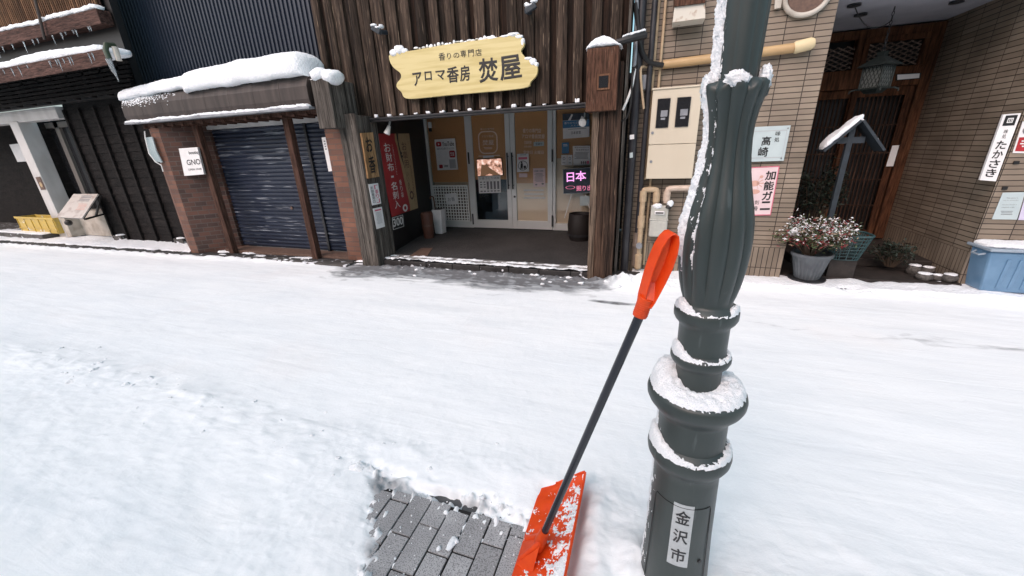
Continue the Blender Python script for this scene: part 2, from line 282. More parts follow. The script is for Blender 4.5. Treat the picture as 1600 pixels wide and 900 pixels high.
class MB:
    def __init__(s): s.v = []; s.f = []
    def add(s, vs, fs):
        o = len(s.v); s.v += [Vector(v) for v in vs]; s.f += [tuple(i + o for i in f) for f in fs]; return s
    def box(s, x0, y0, z0, x1, y1, z1):
        return s.add([(x0, y0, z0), (x1, y0, z0), (x1, y1, z0), (x0, y1, z0), (x0, y0, z1), (x1, y0, z1), (x1, y1, z1), (x0, y1, z1)],
                     [(0, 3, 2, 1), (4, 5, 6, 7), (0, 1, 5, 4), (1, 2, 6, 5), (2, 3, 7, 6), (3, 0, 4, 7)])
    def hexa(s, a, b):        # two quads, a the base loop, b the top loop
        return s.add(list(a) + list(b), [(0, 3, 2, 1), (4, 5, 6, 7), (0, 1, 5, 4), (1, 2, 6, 5), (2, 3, 7, 6), (3, 0, 4, 7)])
    def beam(s, p, q, wd, hd, up=(0, 0, 1)):   # box from p to q, width along side, height along up
        p = Vector(p); q = Vector(q); d = (q - p).normalized(); u = Vector(up); sd_ = d.cross(u).normalized(); u = sd_.cross(d)
        f = lambda c: [c - sd_ * wd / 2 - u * hd / 2, c + sd_ * wd / 2 - u * hd / 2, c + sd_ * wd / 2 + u * hd / 2, c - sd_ * wd / 2 + u * hd / 2]
        return s.hexa(f(p), f(q))
    def tube(s, pts, r, n=10, caps=True):
        pts = [Vector(p) for p in pts]; rs = r if isinstance(r, (list, tuple)) else [r] * len(pts)
        rings = []; prev = None
        for i, p in enumerate(pts):
            d = (pts[min(i + 1, len(pts) - 1)] - pts[max(i - 1, 0)]).normalized()
            if prev is None: a = d.orthogonal().normalized()
            else: a = (prev - d * prev.dot(d)).normalized()
            prev = a; b = d.cross(a)
            rings.append([p + (a * math.cos(t) + b * math.sin(t)) * rs[i] for t in [2 * math.pi * k / n for k in range(n)]])
        vs = [v for r_ in rings for v in r_]; fs = []
        for i in range(len(rings) - 1):
            for k in range(n):
                k2 = (k + 1) % n; fs.append((i * n + k, i * n + k2, (i + 1) * n + k2, (i + 1) * n + k))
        if caps: fs.append(tuple(range(n - 1, -1, -1))); fs.append(tuple((len(rings) - 1) * n + k for k in range(n)))
        return s.add(vs, fs)
    def lathe(s, c, prof, n=32, caps=True, rfun=None):   # prof: (z, r)
        c = Vector(c); vs = []; fs = []
        for z, r in prof:
            for k in range(n):
                t = 2 * math.pi * k / n; rr = rfun(t, z, r) if rfun else r
                zz = 0
                if isinstance(rr, tuple): rr, zz = rr
                vs.append(c + Vector((math.sin(t) * rr, -math.cos(t) * rr, z + zz)))
        for i in range(len(prof) - 1):
            for k in range(n):
                k2 = (k + 1) % n; fs.append((i * n + k, i * n + k2, (i + 1) * n + k2, (i + 1) * n + k))
        if caps: fs.append(tuple(range(n - 1, -1, -1))); fs.append(tuple((len(prof) - 1) * n + k for k in range(n)))
        return s.add(vs, fs)
    def plate(s, pts, nrm, t):   # convex/concave outline, thickness t along nrm
        n_ = Vector(nrm).normalized() * t; k = len(pts); pts = [Vector(p) for p in pts]
        return s.add(pts + [p + n_ for p in pts], [tuple(range(k - 1, -1, -1)), tuple(range(k, 2 * k))] + [(i, (i + 1) % k, k + (i + 1) % k, k + i) for i in range(k)])
    def text(s, body, mp, u0, v0, u1, v1, bold=0.0, sub=0):
        vs, fs = glyph(body, bold)
        p0 = mp(u0, v0); nn_ = (mp(u0 + .01, v0) - p0).cross(p0 - mp(u0, v0 + .01)); nn_.normalize()
        return s.add([mp(u0 + (u1 - u0) * a, v0 + (v1 - v0) * b) + nn_ * (c * .05) for a, b, c in vs], fs)
    def vtext(s, body, mp, u0, v0, u1, v1, bold=0.0, gap=0.12):
        n_ = len(body); h = (v1 - v0) / n_
        for i, ch in enumerate(body):
            if ch == ' ': continue
            if ch == '・': s.rect(mp, (u0 + u1) / 2 - 0.04, v0 + h * i + h * .4, (u0 + u1) / 2 + 0.04, v0 + h * i + h * .6); continue
            s.text(ch, mp, u0, v0 + h * i + h * gap / 2, u1, v0 + h * (i + 1) - h * gap / 2, bold)
        return s
    def rect(s, mp, u0, v0, u1, v1): return s.add([mp(u0, v1), mp(u1, v1), mp(u1, v0), mp(u0, v0)], [(0, 1, 2, 3)])
    def poly(s, mp, pts): return s.add([mp(*p) for p in pts], [tuple(range(len(pts)))])
    def frame(s, mp, u0, v0, u1, v1, tu, tv):
        return s.rect(mp, u0, v0, u1, v0 + tv).rect(mp, u0, v1 - tv, u1, v1).rect(mp, u0, v0 + tv, u0 + tu, v1 - tv).rect(mp, u1 - tu, v0 + tv, u1, v1 - tv)
    def lines(s, mp, u0, v0, u1, v1, n, th=0.45, rag=0.15):
        h = (v1 - v0) / n
        for i in range(n): s.rect(mp, u0 + random.random() * rag * (u1 - u0), v0 + h * i, u1 - random.random() * rag * (u1 - u0), v0 + h * (i + th))
        return s
    def rrect(s, mp, u0, v0, u1, v1, ru, rv, tu=None, tv=None):
        def ring(a0, b0, a1, b1, ra, rb):
            out = []
            for (cx, cy, s0) in ((a1 - ra, b0 + rb, -90), (a1 - ra, b1 - rb, 0), (a0 + ra, b1 - rb, 90), (a0 + ra, b0 + rb, 180)):
                for k in range(6):
                    t = R(s0 + k * 18); out.append((cx + ra * math.cos(t), cy + rb * math.sin(t)))
            return out
        o = ring(u0, v0, u1, v1, ru, rv)
        if tu is None: return s.poly(mp, o[::-1])
        i_ = ring(u0 + tu, v0 + tv, u1 - tu, v1 - tv, ru * .8, rv * .8); k = len(o)
        return s.add([mp(*p) for p in o + i_], [(i, (i + 1) % k, k + (i + 1) % k, k + i) for i in range(k)])
    def disc(s, mp, cu, cv, ru, rv, n=20, inner=None):
        c = [(cu + ru * math.cos(2 * math.pi * k / n), cv + rv * math.sin(2 * math.pi * k / n)) for k in range(n)]
        if inner is None: return s.poly(mp, c[::-1])
        d = [(cu + (a - cu) * inner, cv + (b - cv) * inner) for a, b in c]
        return s.add([mp(*p) for p in c + d], [(i, (i + 1) % n, n + (i + 1) % n, n + i) for i in range(n)])
    def build(s, name, material, parent=None, smooth=False, bevel=0.0, label=None, category=None, group=None, kind=None, angle=40):
        if parent is not None: o0 = ORG[parent.name]
        else:
            xs = [v.x for v in s.v]; ys = [v.y for v in s.v]; o0 = Vector(((min(xs) + max(xs)) / 2, (min(ys) + max(ys)) / 2, min(v.z for v in s.v)))
        me = bpy.data.meshes.new(name); me.from_pydata([v - o0 for v in s.v], [], s.f); me.validate()
        me.materials.append(M[material] if isinstance(material, str) else material)
        o = bpy.data.objects.new(name, me); COL.objects.link(o)
        if parent is not None: o.parent = parent; ORG[o.name] = o0
        else: o.location = o0; ORG[o.name] = o0
        if smooth:
            bm = bmesh.new(); bm.from_mesh(me); bmesh.ops.recalc_face_normals(bm, faces=bm.faces)
            lim = R(angle)
            for e in bm.edges:
                e.smooth = not (len(e.link_faces) == 2 and e.calc_face_angle(0) > lim)
            for f in bm.faces: f.smooth = True
            bm.to_mesh(me); bm.free()
        else:
            bm = bmesh.new(); bm.from_mesh(me); bmesh.ops.recalc_face_normals(bm, faces=bm.faces); bm.to_mesh(me); bm.free()
        if bevel:
            b = o.modifiers.new('bevel', 'BEVEL'); b.width = bevel; b.segments = 2; b.limit_method = 'ANGLE'
        tag(o, label, category, group, kind)
        return o

def tag(o, label=None, category=None, group=None, kind=None):
    if label: o['label'] = label
    if category: o['category'] = category
    if group: o['group'] = group
    if kind: o['kind'] = kind
    return o
def thing(name, label, category, loc, group=None):
    o = bpy.data.objects.new(name, None); COL.objects.link(o); o.location = loc; o.empty_display_size = 0.1
    ORG[o.name] = Vector(loc); return tag(o, label, category, group)
def quadmap(c, n_, off):
    c = [Vector(p) for p in c]; n_ = Vector(n_).normalized() * off
    return lambda u, v: (c[0] * (1 - u) + c[1] * u) * (1 - v) + (c[3] * (1 - u) + c[2] * u) * v + n_
def rectmap(x0, z1, x1, z0, Y):   # on a wall facing the street
    return lambda u, v: Vector((x0 + (x1 - x0) * u, Y, z1 + (z0 - z1) * v))
FRONT = (0, -1, 0)
def poster(name, label, cat, corners, nrm, material, t=0.004, gap=0.003, group=None):
    c = [Vector(p) for p in corners]; n_ = Vector(nrm).normalized()
    root = thing(name, label, cat, (c[3] + c[2]) / 2 + n_ * gap, group)
    MB().plate([p + n_ * gap for p in c], n_, t).build('sheet', material, root)
    return root, quadmap(c, n_, gap + t + 0.002)
def cornersY(p, D): return [PY(x, y, D) for x, y in p]

# snow mound lying on a long base: cross-section is a rounded loaf
def snow_loaf(a, b, wd, th, label, nx=90, name='snow_slab', seed=0.0, over=0.3, group=None, rough=0.25, thf=None, material='snow', cat='snow', droop=0.0, back=(0, 1, 0)):
    a = Vector(a); b = Vector(b); L = (b - a).length; d = (b - a) / L; bk = Vector(back); n = 30; mb = MB(); vs = []; fs = []
    for i in range(nx + 1):
        t = i / nx; e = min(1.0, math.sqrt(max(0.0, 1 - (1 - min(t, 1 - t) * L / max(wd * .35, 1e-4)) ** 2))) if min(t, 1 - t) * L < wd * .35 else 1.0
        tt = th * (thf(t) if thf else 1) * (0.35 + 0.65 * e); c = a + d * (L * t)
        for k in range(n):
            q = 2 * math.pi * k / n; cy = math.cos(q); cz = math.sin(q)
            cy = math.copysign(abs(cy) ** 0.5, cy); cz = math.copysign(abs(cz) ** 0.55, cz)
            p = c + bk * (cy * wd / 2 * (0.55 + 0.45 * e)) + Vector((0, 0, tt * (cz * 0.5 + 0.5)))
            if cy < 0 and droop: p.z -= droop * (cy * cy) * (0.7 + 0.5 * noise.noise(Vector((t * L * 3, seed, 0))))
            q_ = Vector((p.x * 3.1, p.y * 3.1 + seed, p.z * 3.1)); fq = p * 17
            p += Vector((0.3, 1, 1)) * (noise.noise(q_) * rough * tt * .8) + Vector((noise.noise(fq), noise.noise(fq + Vector((9, 0, 0))), noise.noise(fq + Vector((0, 7, 0))))) * min(tt, .1) * rough * 0.45 + Vector((0, noise.noise(p * 45), noise.noise(p * 45 + Vector((3, 3, 3))))) * .006
            vs.append(p)
    for i in range(nx):
        for k in range(n):
            k2 = (k + 1) % n; fs.append((i * n + k, i * n + k2, (i + 1) * n + k2, (i + 1) * n + k))
    fs.append(tuple(range(n - 1, -1, -1))); fs.append(tuple(nx * n + k for k in range(n)))
    mb.add(vs, fs)
    return mb.build(name, material, smooth=True, angle=80, label=label, category=cat, group=group)

def blob(c, rx, ry, rz, seed=0.0, amp=0.2, n=14, fr=4.0):
    mb = MB(); vs = []; fs = []; c = Vector(c); mring = n // 2 + 1
    for i in range(mring + 1):
        ph = math.pi * i / mring
        for k in range(n):
            t = 2 * math.pi * k / n; d = Vector((math.sin(ph) * math.cos(t), math.sin(ph) * math.sin(t), math.cos(ph)))
            s_ = 1 + amp * noise.noise(d * fr * .4 + Vector((seed, seed * 2, 0))) + amp * .5 * noise.noise(d * fr + Vector((seed, 0, 3)))
            vs.append(c + Vector((d.x * rx * s_, d.y * ry * s_, d.z * rz * s_)))
    for i in range(mring):
        for k in range(n):
            k2 = (k + 1) % n; fs.append((i * n + k, (i + 1) * n + k, (i + 1) * n + k2, i * n + k2))
    mb.v = vs; mb.f = fs
    return mb
def blobs(lst, name, label, group=None, material='snow', cat='snow', kind=None):
    mb = MB()
    for i, a in enumerate(lst):
        b = blob(*a, seed=i * 1.7 + random.random()); mb.add(b.v, b.f)
    return mb.build(name, material, smooth=True, angle=90, label=label, category=cat, group=group, kind=kind)

# ------------------------------------------------------------------ ground
def kerbY(x):
    P = [(-40, 3.7), (-13, 4.0), (-7.2, 4.13), (-3.7, 4.38), (-2, 4.40), (-0.5, 4.42), (1.1, 4.53), (3.4, 4.66), (12, 5.0), (40, 6)]
    for i in range(len(P) - 1):
        if x <= P[i + 1][0]:
            t = (x - P[i][0]) / (P[i + 1][0] - P[i][0]); return P[i][1] + (P[i + 1][1] - P[i][1]) * max(0, t)
    return P[-1][1]
MB().add([(-60, -40, -.03), (60, -40, -.03), (60, 60, -.03), (-60, 60, -.03)], [(0, 1, 2, 3)]).build('ground', 'asphalt', kind='structure')

# pavers of the near pavement, where the snow was shovelled away
mb = MB(); mb.box(-3.2, -1.0, -.029, 0.9, 1.145, -.012)
mb.build('paving_bed', 'paver_bed', kind='structure')
mb = MB()
for i in range(-32, 9):
    x0 = i * 0.1 + 0.055
    st = (0.0, 0.07, 0.135)[i % 3] if i % 4 else 0.105
    for j in range(-5, 6):
        y0 = j * 0.205 - 0.005 + st; y1 = y0 + 0.205
        if y0 > 1.12: continue
        y1 = min(y1, 1.145)
        dz = random.uniform(-.003, .001)
        g1 = random.uniform(.0022, .005)
        mb.box(x0 + g1, y0 + g1, -.011, x0 + .1 - g1, y1 - g1, dz)
mb.build('paving', 'paver', bevel=0.0025, kind='structure')

def patch_d(x, y):       # >0 inside the shovelled patch
    left = -1.13 + (1.13 - y) * 0.62
    d = min(x - left, 1.165 - y + 0.02 * math.sin(x * 9), -0.28 - x)
    return d
def axis(*segs):
    out = []
    for a, b, s_ in segs:
        n_ = max(1, int(round((b - a) / s_)))
        out += [a + (b - a) * k / n_ for k in range(n_)]
    out.append(segs[-1][1]); return out
def snow_h(x, y, ky):
    f1 = fbm(x * 1.3, y * 2.2, 0, 4); f2 = fbm(x * 9, y * 9, 3, 4); f3 = fbm(x * 30, y * 30, 5, 3)
    road = smooth(1.35, 1.8, y)
    h = 0.022 + 0.006 * f1
    yy = y + 0.05 * x * 0.25 + 0.03 * f1
    ruts = 0.0016 * math.sin(yy * 11 + 1.5 * fbm(x * .4, y, 9, 2)) + 0.0017 * fbm(x * .7, yy * 20, 2, 3) + 0.0026 * fbm(x * 8, y * 11, 31, 4) + 0.0018 * fbm(x * 1.5, y * 6, 12, 3)
    h += road * (ruts + 0.0012 * f3)
    h += (1 - road) * (0.006 * f2 + 0.003 * f3 + 0.008 * fbm(x * 3.2, y * 3.2, 8, 3))
    # ploughed ridge along the pavement edge
    ry = 1.30 + 0.05 * math.sin(x * 1.3) + (x + 2.5) * -0.03
    rd = math.exp(-((y - ry) / 0.15) ** 2) * smooth(-0.3, -1.5, x)
    h += rd * (0.012 + 0.020 * max(0, noise.noise(Vector((x * 11, y * 12, 1)))) + 0.015 * max(0, noise.noise(Vector((x * 5, y * 6, 4)))))
    # heap round the blade and at the lamp foot
    h += 0.05 * math.exp(-(((x + 0.12) / 0.13) ** 2 + ((y - 1.12) / 0.3) ** 2)) * (1 + .3 * f2)
    h += 0.055 * math.exp(-(((x - 0.07) / 0.06) ** 2 + ((y - 1.07) / 0.12) ** 2)) * (1 + .4 * f2)
    # lumps in front of the shop, heap beside the right hand post
    e = math.exp(-(((y - (ky - .07)) / 0.11) ** 2)) * smooth(-4.0, -3.4, x) * smooth(.6, .2, x)
    h += e * (0.02 + 0.06 * max(0, noise.noise(Vector((x * 8, y * 9, 2)))) + 0.04 * max(0, noise.noise(Vector((x * 19, y * 19, 2)))))
    e = math.exp(-(((x + 0.02) / 0.36) ** 2) - ((y - (ky - .08)) / 0.17) ** 2)
    h += e * (0.09 + 0.05 * noise.noise(Vector((x * 9, y * 9, 6))) + 0.035 * noise.noise(Vector((x * 21, y * 21, 6))))
    e = smooth(-4.2, -5, x) + smooth(.9, 1.6, x)
    h += e * 0.03 * math.exp(-((y - ky + .02) / 0.1) ** 2) * (1 + 1.0 * f2)
    pd = patch_d(x, y) + 0.045 * fbm(x * 6, y * 6, 21, 4) + 0.022 * f3 + .012 * noise.noise(Vector((x * 70, y * 70, 2)))
    h *= 1 - .5 * smooth(-.22, -.03, pd)
    if pd > -0.08:
        k = smooth(-0.075, 0.03, pd); h = h * (1 - k) - 0.022 * k + k * (0.012 * max(0, f2)) 
        if pd > -0.03: h += .05 * max(0, fbm(x * 30, y * 22, 33, 4) + .10 - 2.6 * max(0, pd)) * (1 if pd < .16 else 0) + (.04 * max(0, noise.noise(Vector((x * 26, y * 16, 33))) - .5))
    # wet gap at the pavement edge above the patch
    gx = (x + .82) / .35; gy = (y - (1.19 - (x + .8) * .05)) / .035
    h -= 0.05 * math.exp(-gx * gx - gy * gy) * smooth(-.2, .35, noise.noise(Vector((x * 14, y * 20, 50))))
    e = smooth(-.40, -.34, x) * smooth(-.13, -.18, x) * smooth(1.40, 1.34, y)
    h = h * (1 - e) + min(h, .004) * e
    # stray crumbs
    cr = noise.noise(Vector((x * 40, y * 40, 77)))
    if cr > .55: h += (cr - .55) * 0.03 * (1 - road * .7)
    return h
def snow_sheet():
    xs = axis((-40, -14, 1.0), (-14, -5, .06), (-5, -1.6, .022), (-1.6, .5, .009), (.5, 1.6, .02), (1.6, 5, .04), (5, 40, 1.2))
    ts = axis((-25, 0, 1.5), (0, .45, .08), (.45, 1.45, .0095), (1.45, 2.2, .02), (2.2, 3.8, .035), (3.8, 4.4, .02))
    nx = len(xs); ny = len(ts); vs = []; sl_ = []
    for t in ts:
        for x in xs:
            ky = kerbY(x)
            y = t if t < 2 else 2 + (t - 2) * (ky - 2) / 2.4
            near = -15 < x < 6 and y > .3
            h = snow_h(x, y, ky) if near else 0.02
            vs.append((x, y, h))
            # slush in front of the shop
            s1 = smooth(-4.5, -3.7, x) * smooth(.1, -.7, x) * smooth(.85 + .12 * math.sin(x * 3), .1, ky - y)
            a = math.exp(-((x - 2.6) / 1.9) ** 2 - ((y - 3.55) / .15) ** 2) * .34 + math.exp(-((x + .25) / .28) ** 2 - ((y - 3.75) / .05) ** 2) * .85
            s1 = max(s1, a)
            s2 = 0
            pd = patch_d(x, y); s3 = math.exp(-((pd + .01) / .05) ** 2) * .42
            sl_.append(max(s1 * .95, s2, s3) if near else 0)
    me = bpy.data.meshes.new('snow_ground')
    me.from_pydata(vs, [], [(j * nx + i, j * nx + i + 1, (j + 1) * nx + i + 1, (j + 1) * nx + i) for j in range(ny - 1) for i in range(nx - 1)])
    at = me.attributes.new('slush', 'FLOAT', 'POINT'); at.data.foreach_set('value', sl_)
    for p in me.polygons: p.use_smooth = True
    m = bpy.data.materials.new('road snow'); m.use_nodes = True; n = m.node_tree.nodes; l = m.node_tree.links; b = n['Principled BSDF']
    b.inputs['Roughness'].default_value = 0.65; b.inputs['Specular IOR Level'].default_value = 0.3
    geo = n.new('ShaderNodeNewGeometry'); pos = geo.outputs['Position']
    def nz(scale, st=(1, 1, 1), det=6, dist=0.0):
        mp = n.new('ShaderNodeMapping'); mp.inputs['Scale'].default_value = st; l.new(pos, mp.inputs[0])
        t = n.new('ShaderNodeTexNoise'); t.inputs['Scale'].default_value = scale; t.inputs['Detail'].default_value = det; t.inputs['Distortion'].default_value = dist
        l.new(mp.outputs[0], t.inputs['Vector']); return t.outputs[0]
    def mr(x, a, b_, c=0.0, d=1.0):
        t = n.new('ShaderNodeMapRange'); t.inputs[1].default_value = a; t.inputs[2].default_value = b_; t.inputs[3].default_value = c; t.inputs[4].default_value = d; l.new(x, t.inputs[0]); return t.outputs[0]
    def mix(f, a, bb):
        x = n.new('ShaderNodeMix'); x.data_type = 'RGBA'; l.new(f, x.inputs[0])
        for v, k in ((a, 6), (bb, 7)):
            if isinstance(v, tuple): x.inputs[k].default_value = (*v, 1)
            else: l.new(v, x.inputs[k])
        return x.outputs[2]
    def math_(op, a, b_=None):
        x = n.new('ShaderNodeMath'); x.operation = op
        for v, k in ((a, 0), (b_, 1)):
            if v is None: continue
            if isinstance(v, (int, float)): x.inputs[k].default_value = v
            else: l.new(v, x.inputs[k])
        return x.outputs[0]
    c = mix(mr(nz(1.1, (1, 2.5, 1)), .35, .68), (0.90, 0.925, 0.935), (0.84, 0.875, 0.895))
    c = mix(mr(nz(.9, (1, 1, 1), 3), .58, .72, 0, .3), c, (0.88, 0.84, 0.82))
    c = mix(mr(nz(5, (.6, 2.2, 1), 8, .6), .60, .74, 0, .22), c, (0.72, 0.75, 0.79))
    at_ = n.new('ShaderNodeAttribute'); at_.attribute_name = 'slush'
    sn = mr(nz(4.5, (.7, 1.8, 1), 9, .5), .28, .72)
    f = mr(math_('SUBTRACT', math_('MULTIPLY', at_.outputs['Fac'], 1.7), sn), .0, .55, 0, .92)
    c = mix(f, c, (0.27, 0.285, 0.30))
    f2 = mr(math_('SUBTRACT', math_('MULTIPLY', at_.outputs['Fac'], 1.3), mr(nz(9, (.8, 1.5, 1), 8), .3, .7)), .35, .6, 0, .8)
    c = mix(f2, c, (0.12, 0.12, 0.125))
    l.new(c, b.inputs['Base Color'])
    bp = n.new('ShaderNodeBump'); bp.inputs['Strength'].default_value = .35; bp.inputs['Distance'].default_value = .005
    l.new(math_('ADD', nz(45, (1, 1, 1), 8), math_('MULTIPLY', nz(240, (1, 1, 1), 3), .45)), bp.inputs['Height'])
    b2 = n.new('ShaderNodeBump'); b2.inputs['Strength'].default_value = .3; b2.inputs['Distance'].default_value = .015
    l.new(nz(3.2, (.5, 3.5, 1), 7, 1.0), b2.inputs['Height']); l.new(bp.outputs[0], b2.inputs['Normal']); l.new(b2.outputs[0], b.inputs['Normal'])
    me.materials.append(m)
    o = bpy.data.objects.new('snow_ground', me); COL.objects.link(o); tag(o, kind='structure')
snow_sheet()

# kerb
mb = MB(); xs = axis((-40, -14, 2), (-14, 6, .4), (6, 40, 2))
for i in range(len(xs) - 1):
    a, b = xs[i], xs[i + 1] - .006
    z = 0.108 if -4.0 < a < .0 else (.075 if a < -4 else .06)
    mb.hexa([(a, kerbY(a), -.02), (b, kerbY(b), -.02), (b, kerbY(b) + .14, -.02), (a, kerbY(a) + .14, -.02)],
            [(a, kerbY(a), z), (b, kerbY(b), z), (b, kerbY(b) + .14, z), (a, kerbY(a) + .14, z)])
mb.build('kerb', 'kerb_dark', bevel=.008, kind='structure')
# snow lying on the strip between kerb and house fronts
def strip(name, x0, x1, yend, z, lump, mask=None, seed=0, st=.035, y_off=0.01):
    nx = int((x1 - x0) / st); ny = 26; vs = []
    for j in range(ny + 1):
        for i in range(nx + 1):
            x = x0 + (x1 - x0) * i / nx; v = j / ny; k = kerbY(x) - y_off + .03 * noise.noise(Vector((x * 4, seed, 1))); y = k + (yend - k) * v
            h = z + lump * fbm(x * 5, y * 5, seed, 4) + lump * .5 * fbm(x * 17, y * 17, seed, 3)
            if j < 2: h -= (2 - j) * .03
            if mask: h -= mask(x, y)
            vs.append((x, y, h))
    MB().add(vs, [(j * (nx + 1) + i, j * (nx + 1) + i + 1, (j + 1) * (nx + 1) + i + 1, (j + 1) * (nx + 1) + i) for j in range(ny) for i in range(nx)]).build(name, 'snow', smooth=True, angle=80, kind='structure')
MB().box(-24, 4.2, -.025, -4.0, 6.6, .055).build('pavement', 'concrete', kind='structure')
MB().box(-.35, 4.62, -.025, 9, 6.3, .05).build('pavement', 'concrete', kind='structure')
strip('snow_strip', -15, -7.3, 5.6, .085, .018, lambda x, y: .05 * smooth(.1, .5, noise.noise(Vector((x * 3.5, 2, 2)))) * math.exp(-((y - kerbY(x)) / .07) ** 2), 3)
strip('snow_strip', -7.3, -3.85, 4.6, .08, .012, lambda x, y: .06 * smooth(-.2, .3, noise.noise(Vector((x * 3, y * 5, 7))) - .9 * (y - kerbY(x) - .22)) if y < kerbY(x) + .22 or y > 4.5 else 0, 5)
strip('snow_strip', -.1, 5.2, 5.05, .085, .016, lambda x, y: .03 * smooth(.2, .5, noise.noise(Vector((x * 2.2, 5, 2)))) * math.exp(-((y - kerbY(x)) / .05) ** 2) + (.12 * smooth(4.84, 4.98, y + .06 * noise.noise(Vector((x * 5, y * 5, 0)))) if 1.75 < x < 2.7 else 0), 9, y_off=.06)

# unseen house row added behind the camera to cut light on the facades
ob = thing('added_opposite_building', 'unseen plain timber house added across the street to dim the fronts', 'building', (-2, -6.5, 0))
MB().box(-22, -11, 0, 16, -6.5, 5.2).build('wall', 'grey_wood', ob)
mb = MB()
for i in range(9):
    mb.box(-20 + i * 4, -6.49, .1, -17.6 + i * 4, -6.45, 2.3).box(-20 + i * 4, -6.49, 3.1, -17.6 + i * 4, -6.45, 4.5)
mb.build('window', 'glass_dark', ob)
MB().box(-22.3, -11.3, 5.2, 16.3, -6.1, 5.4).build('roof', 'snow', ob)

# ------------------------------------------------------------------ incense shop building
shop = thing('shop_building', 'dark timber shop front with plank upper wall and deep open porch', 'building', (-2.1, 4.7, 0))
WY = 4.6
mb = MB(); mb.box(-4.16, WY + .02, 1.97, -.27, WY + .12, 4.4); mb.build('wall', 'old_wood_shade', shop)
mb = MB(); x = -4.13; pitch = .1825; k = 0
while x < -.35:
    pj = random.uniform(.03, .045); wd = random.uniform(.095, .118); dx = random.uniform(-.006, .006); n_ = 9
    rr = [(x + dx + wd * t / 4, WY + .018 - .02 * math.sin(math.pi * t / 4) - pj) for t in range(5)]
    zb = 1.99 + random.uniform(-.006, .01)
    lv = []
    for iz in range(15):
        z = zb + (4.4 - zb) * iz / 14
        lv.append([(a + .004 * noise.noise(Vector((a * 9, z * 2.5, k))), b + .006 * noise.noise(Vector((a * 20, z * 3, k + 5))), z) for a, b in rr] + [(rr[-1][0], WY + .03, z), (rr[0][0], WY + .03, z)])
    vs = [v for r_ in lv for v in r_]; q = 7
    mb.add(vs, [(i * q + j, i * q + (j + 1) % q, (i + 1) * q + (j + 1) % q, (i + 1) * q + j) for i in range(14) for j in range(q)] + [tuple(range(q - 1, -1, -1))])
    if random.random() < .5: mb.box(x + wd + .012, WY + .004, 1.985, x + wd + .012 + .055, WY + .018, 4.4)
    x += pitch; k += 1
mb.build('planks', 'old_wood', shop, smooth=True, angle=35)
MB().box(-3.80, WY - .045, 1.93, -.55, WY + .06, 1.968).box(-3.8, WY - .06, 1.955, -.55, WY - .048, 1.975).build('lintel', 'dark_metal', shop, bevel=.004)
MB().box(-4.1, 4.725, 2.36, -.4, 6.8, 2.45).build('porch_ceiling', 'black_paint', shop)
# posts
pl = MB()
for i in range(3):
    a = -3.775 + i * .092; pl.box(a, 4.285 + .004 * (i % 2), .02, a + .089, 4.33, 2.02)
for j in range(4): pl.box(-3.54, 4.30 + j * .098, .02, -3.495 + .004 * (j % 2), 4.30 + j * .098 + .094, 2.0)
pl.box(-3.76, 4.31, .02, -3.53, 4.68, 2.0)
pl.build('post', 'grey_wood', shop, bevel=.006, label='grey weathered timber corner post')
def rough_post(mb, x0, x1, y0, y1, z1, sd):
    lv = []; n_ = 40; base = [(x0 + (x1 - x0) * k / 6, y0) for k in range(7)] + [(x1, y1), (x0, y1)]
    for i in range(n_ + 1):
        z = z1 * i / n_; lv.append([(a + .007 * noise.noise(Vector((a * 30, z * 3, sd))), b + (.016 * noise.noise(Vector((a * 45, z * 2.2, sd))) if b == y0 else 0), z) for a, b in base])
    q = len(base); mb.add([v for r_ in lv for v in r_], [(i * q + j, i * q + (j + 1) % q, (i + 1) * q + (j + 1) % q, (i + 1) * q + j) for i in range(n_) for j in range(q)] + [tuple(range(q - 1, -1, -1)), tuple(n_ * q + j for j in range(q))]); return mb
mb = rough_post(MB(), -.528, -.455, 4.385, 4.66, 2.0, 1); rough_post(mb, -.452, -.385, 4.372, 4.66, 2.2, 2); rough_post(mb, -.382, -.315, 4.38, 4.66, 2.3, 3)
mb.build('post', 'post_wood', shop, smooth=True, angle=60, label='dark worn timber post at the right of the porch')
rough_post(MB(), -.60, -.532, 4.38, 4.66, 2.0, 4).build('post_edge', 'post_worn', shop, smooth=True, angle=60)
MB().box(-.30, 4.5, 0, -.275, 4.63, 3.6).build('corner_trim', 'grey_wood', shop)
# porch side walls, floor, step
WA = Vector((-3.56, 4.70, 0)); WB = Vector((-3.97, 6.72, 0))
MB().hexa([WA + Vector((-.1, 0, 0)), WA, WB, WB + Vector((-.1, 0, 0))], [WA + Vector((-.1, 0, 2.358)), WA + Vector((0, 0, 2.358)), WB + Vector((0, 0, 2.358)), WB + Vector((-.1, 0, 2.358))]).build('side_wall', 'black_paint', shop)
MB().box(-.50, 4.67, .05, -.40, 6.75, 2.358).build('side_wall', 'box_wood', shop)
MB().add([(-3.6, 4.66, .125), (-.5, 4.66, .125), (-.45, 6.75, .125), (-4.1, 6.75, .125), (-3.6, 4.66, -.02), (-.5, 4.66, -.02), (-.45, 6.75, -.02), (-4.1, 6.75, -.02)], [(0, 1, 2, 3), (4, 5, 1, 0)]).build('porch_floor', 'porch', shop)
MB().box(-3.50, 4.50, -.02, -.61, 4.655, .122).build('step', mat('pale grey step stone', (0.26, 0.25, 0.245), .7, (0.17, 0.165, 0.16), nscale=2, bump=.3, bscale=50), shop, bevel=.006)
MB().box(-4.4, 7.6, 0, 0.2, 7.7, 2.5).box(-4.4, 6.9, 0, -4.3, 7.7, 2.5).box(0.1, 6.9, 0, .2, 7.7, 2.5).box(-4.4, 6.82, 2.46, .2, 7.7, 2.55).build('interior_wall', 'interior', shop)

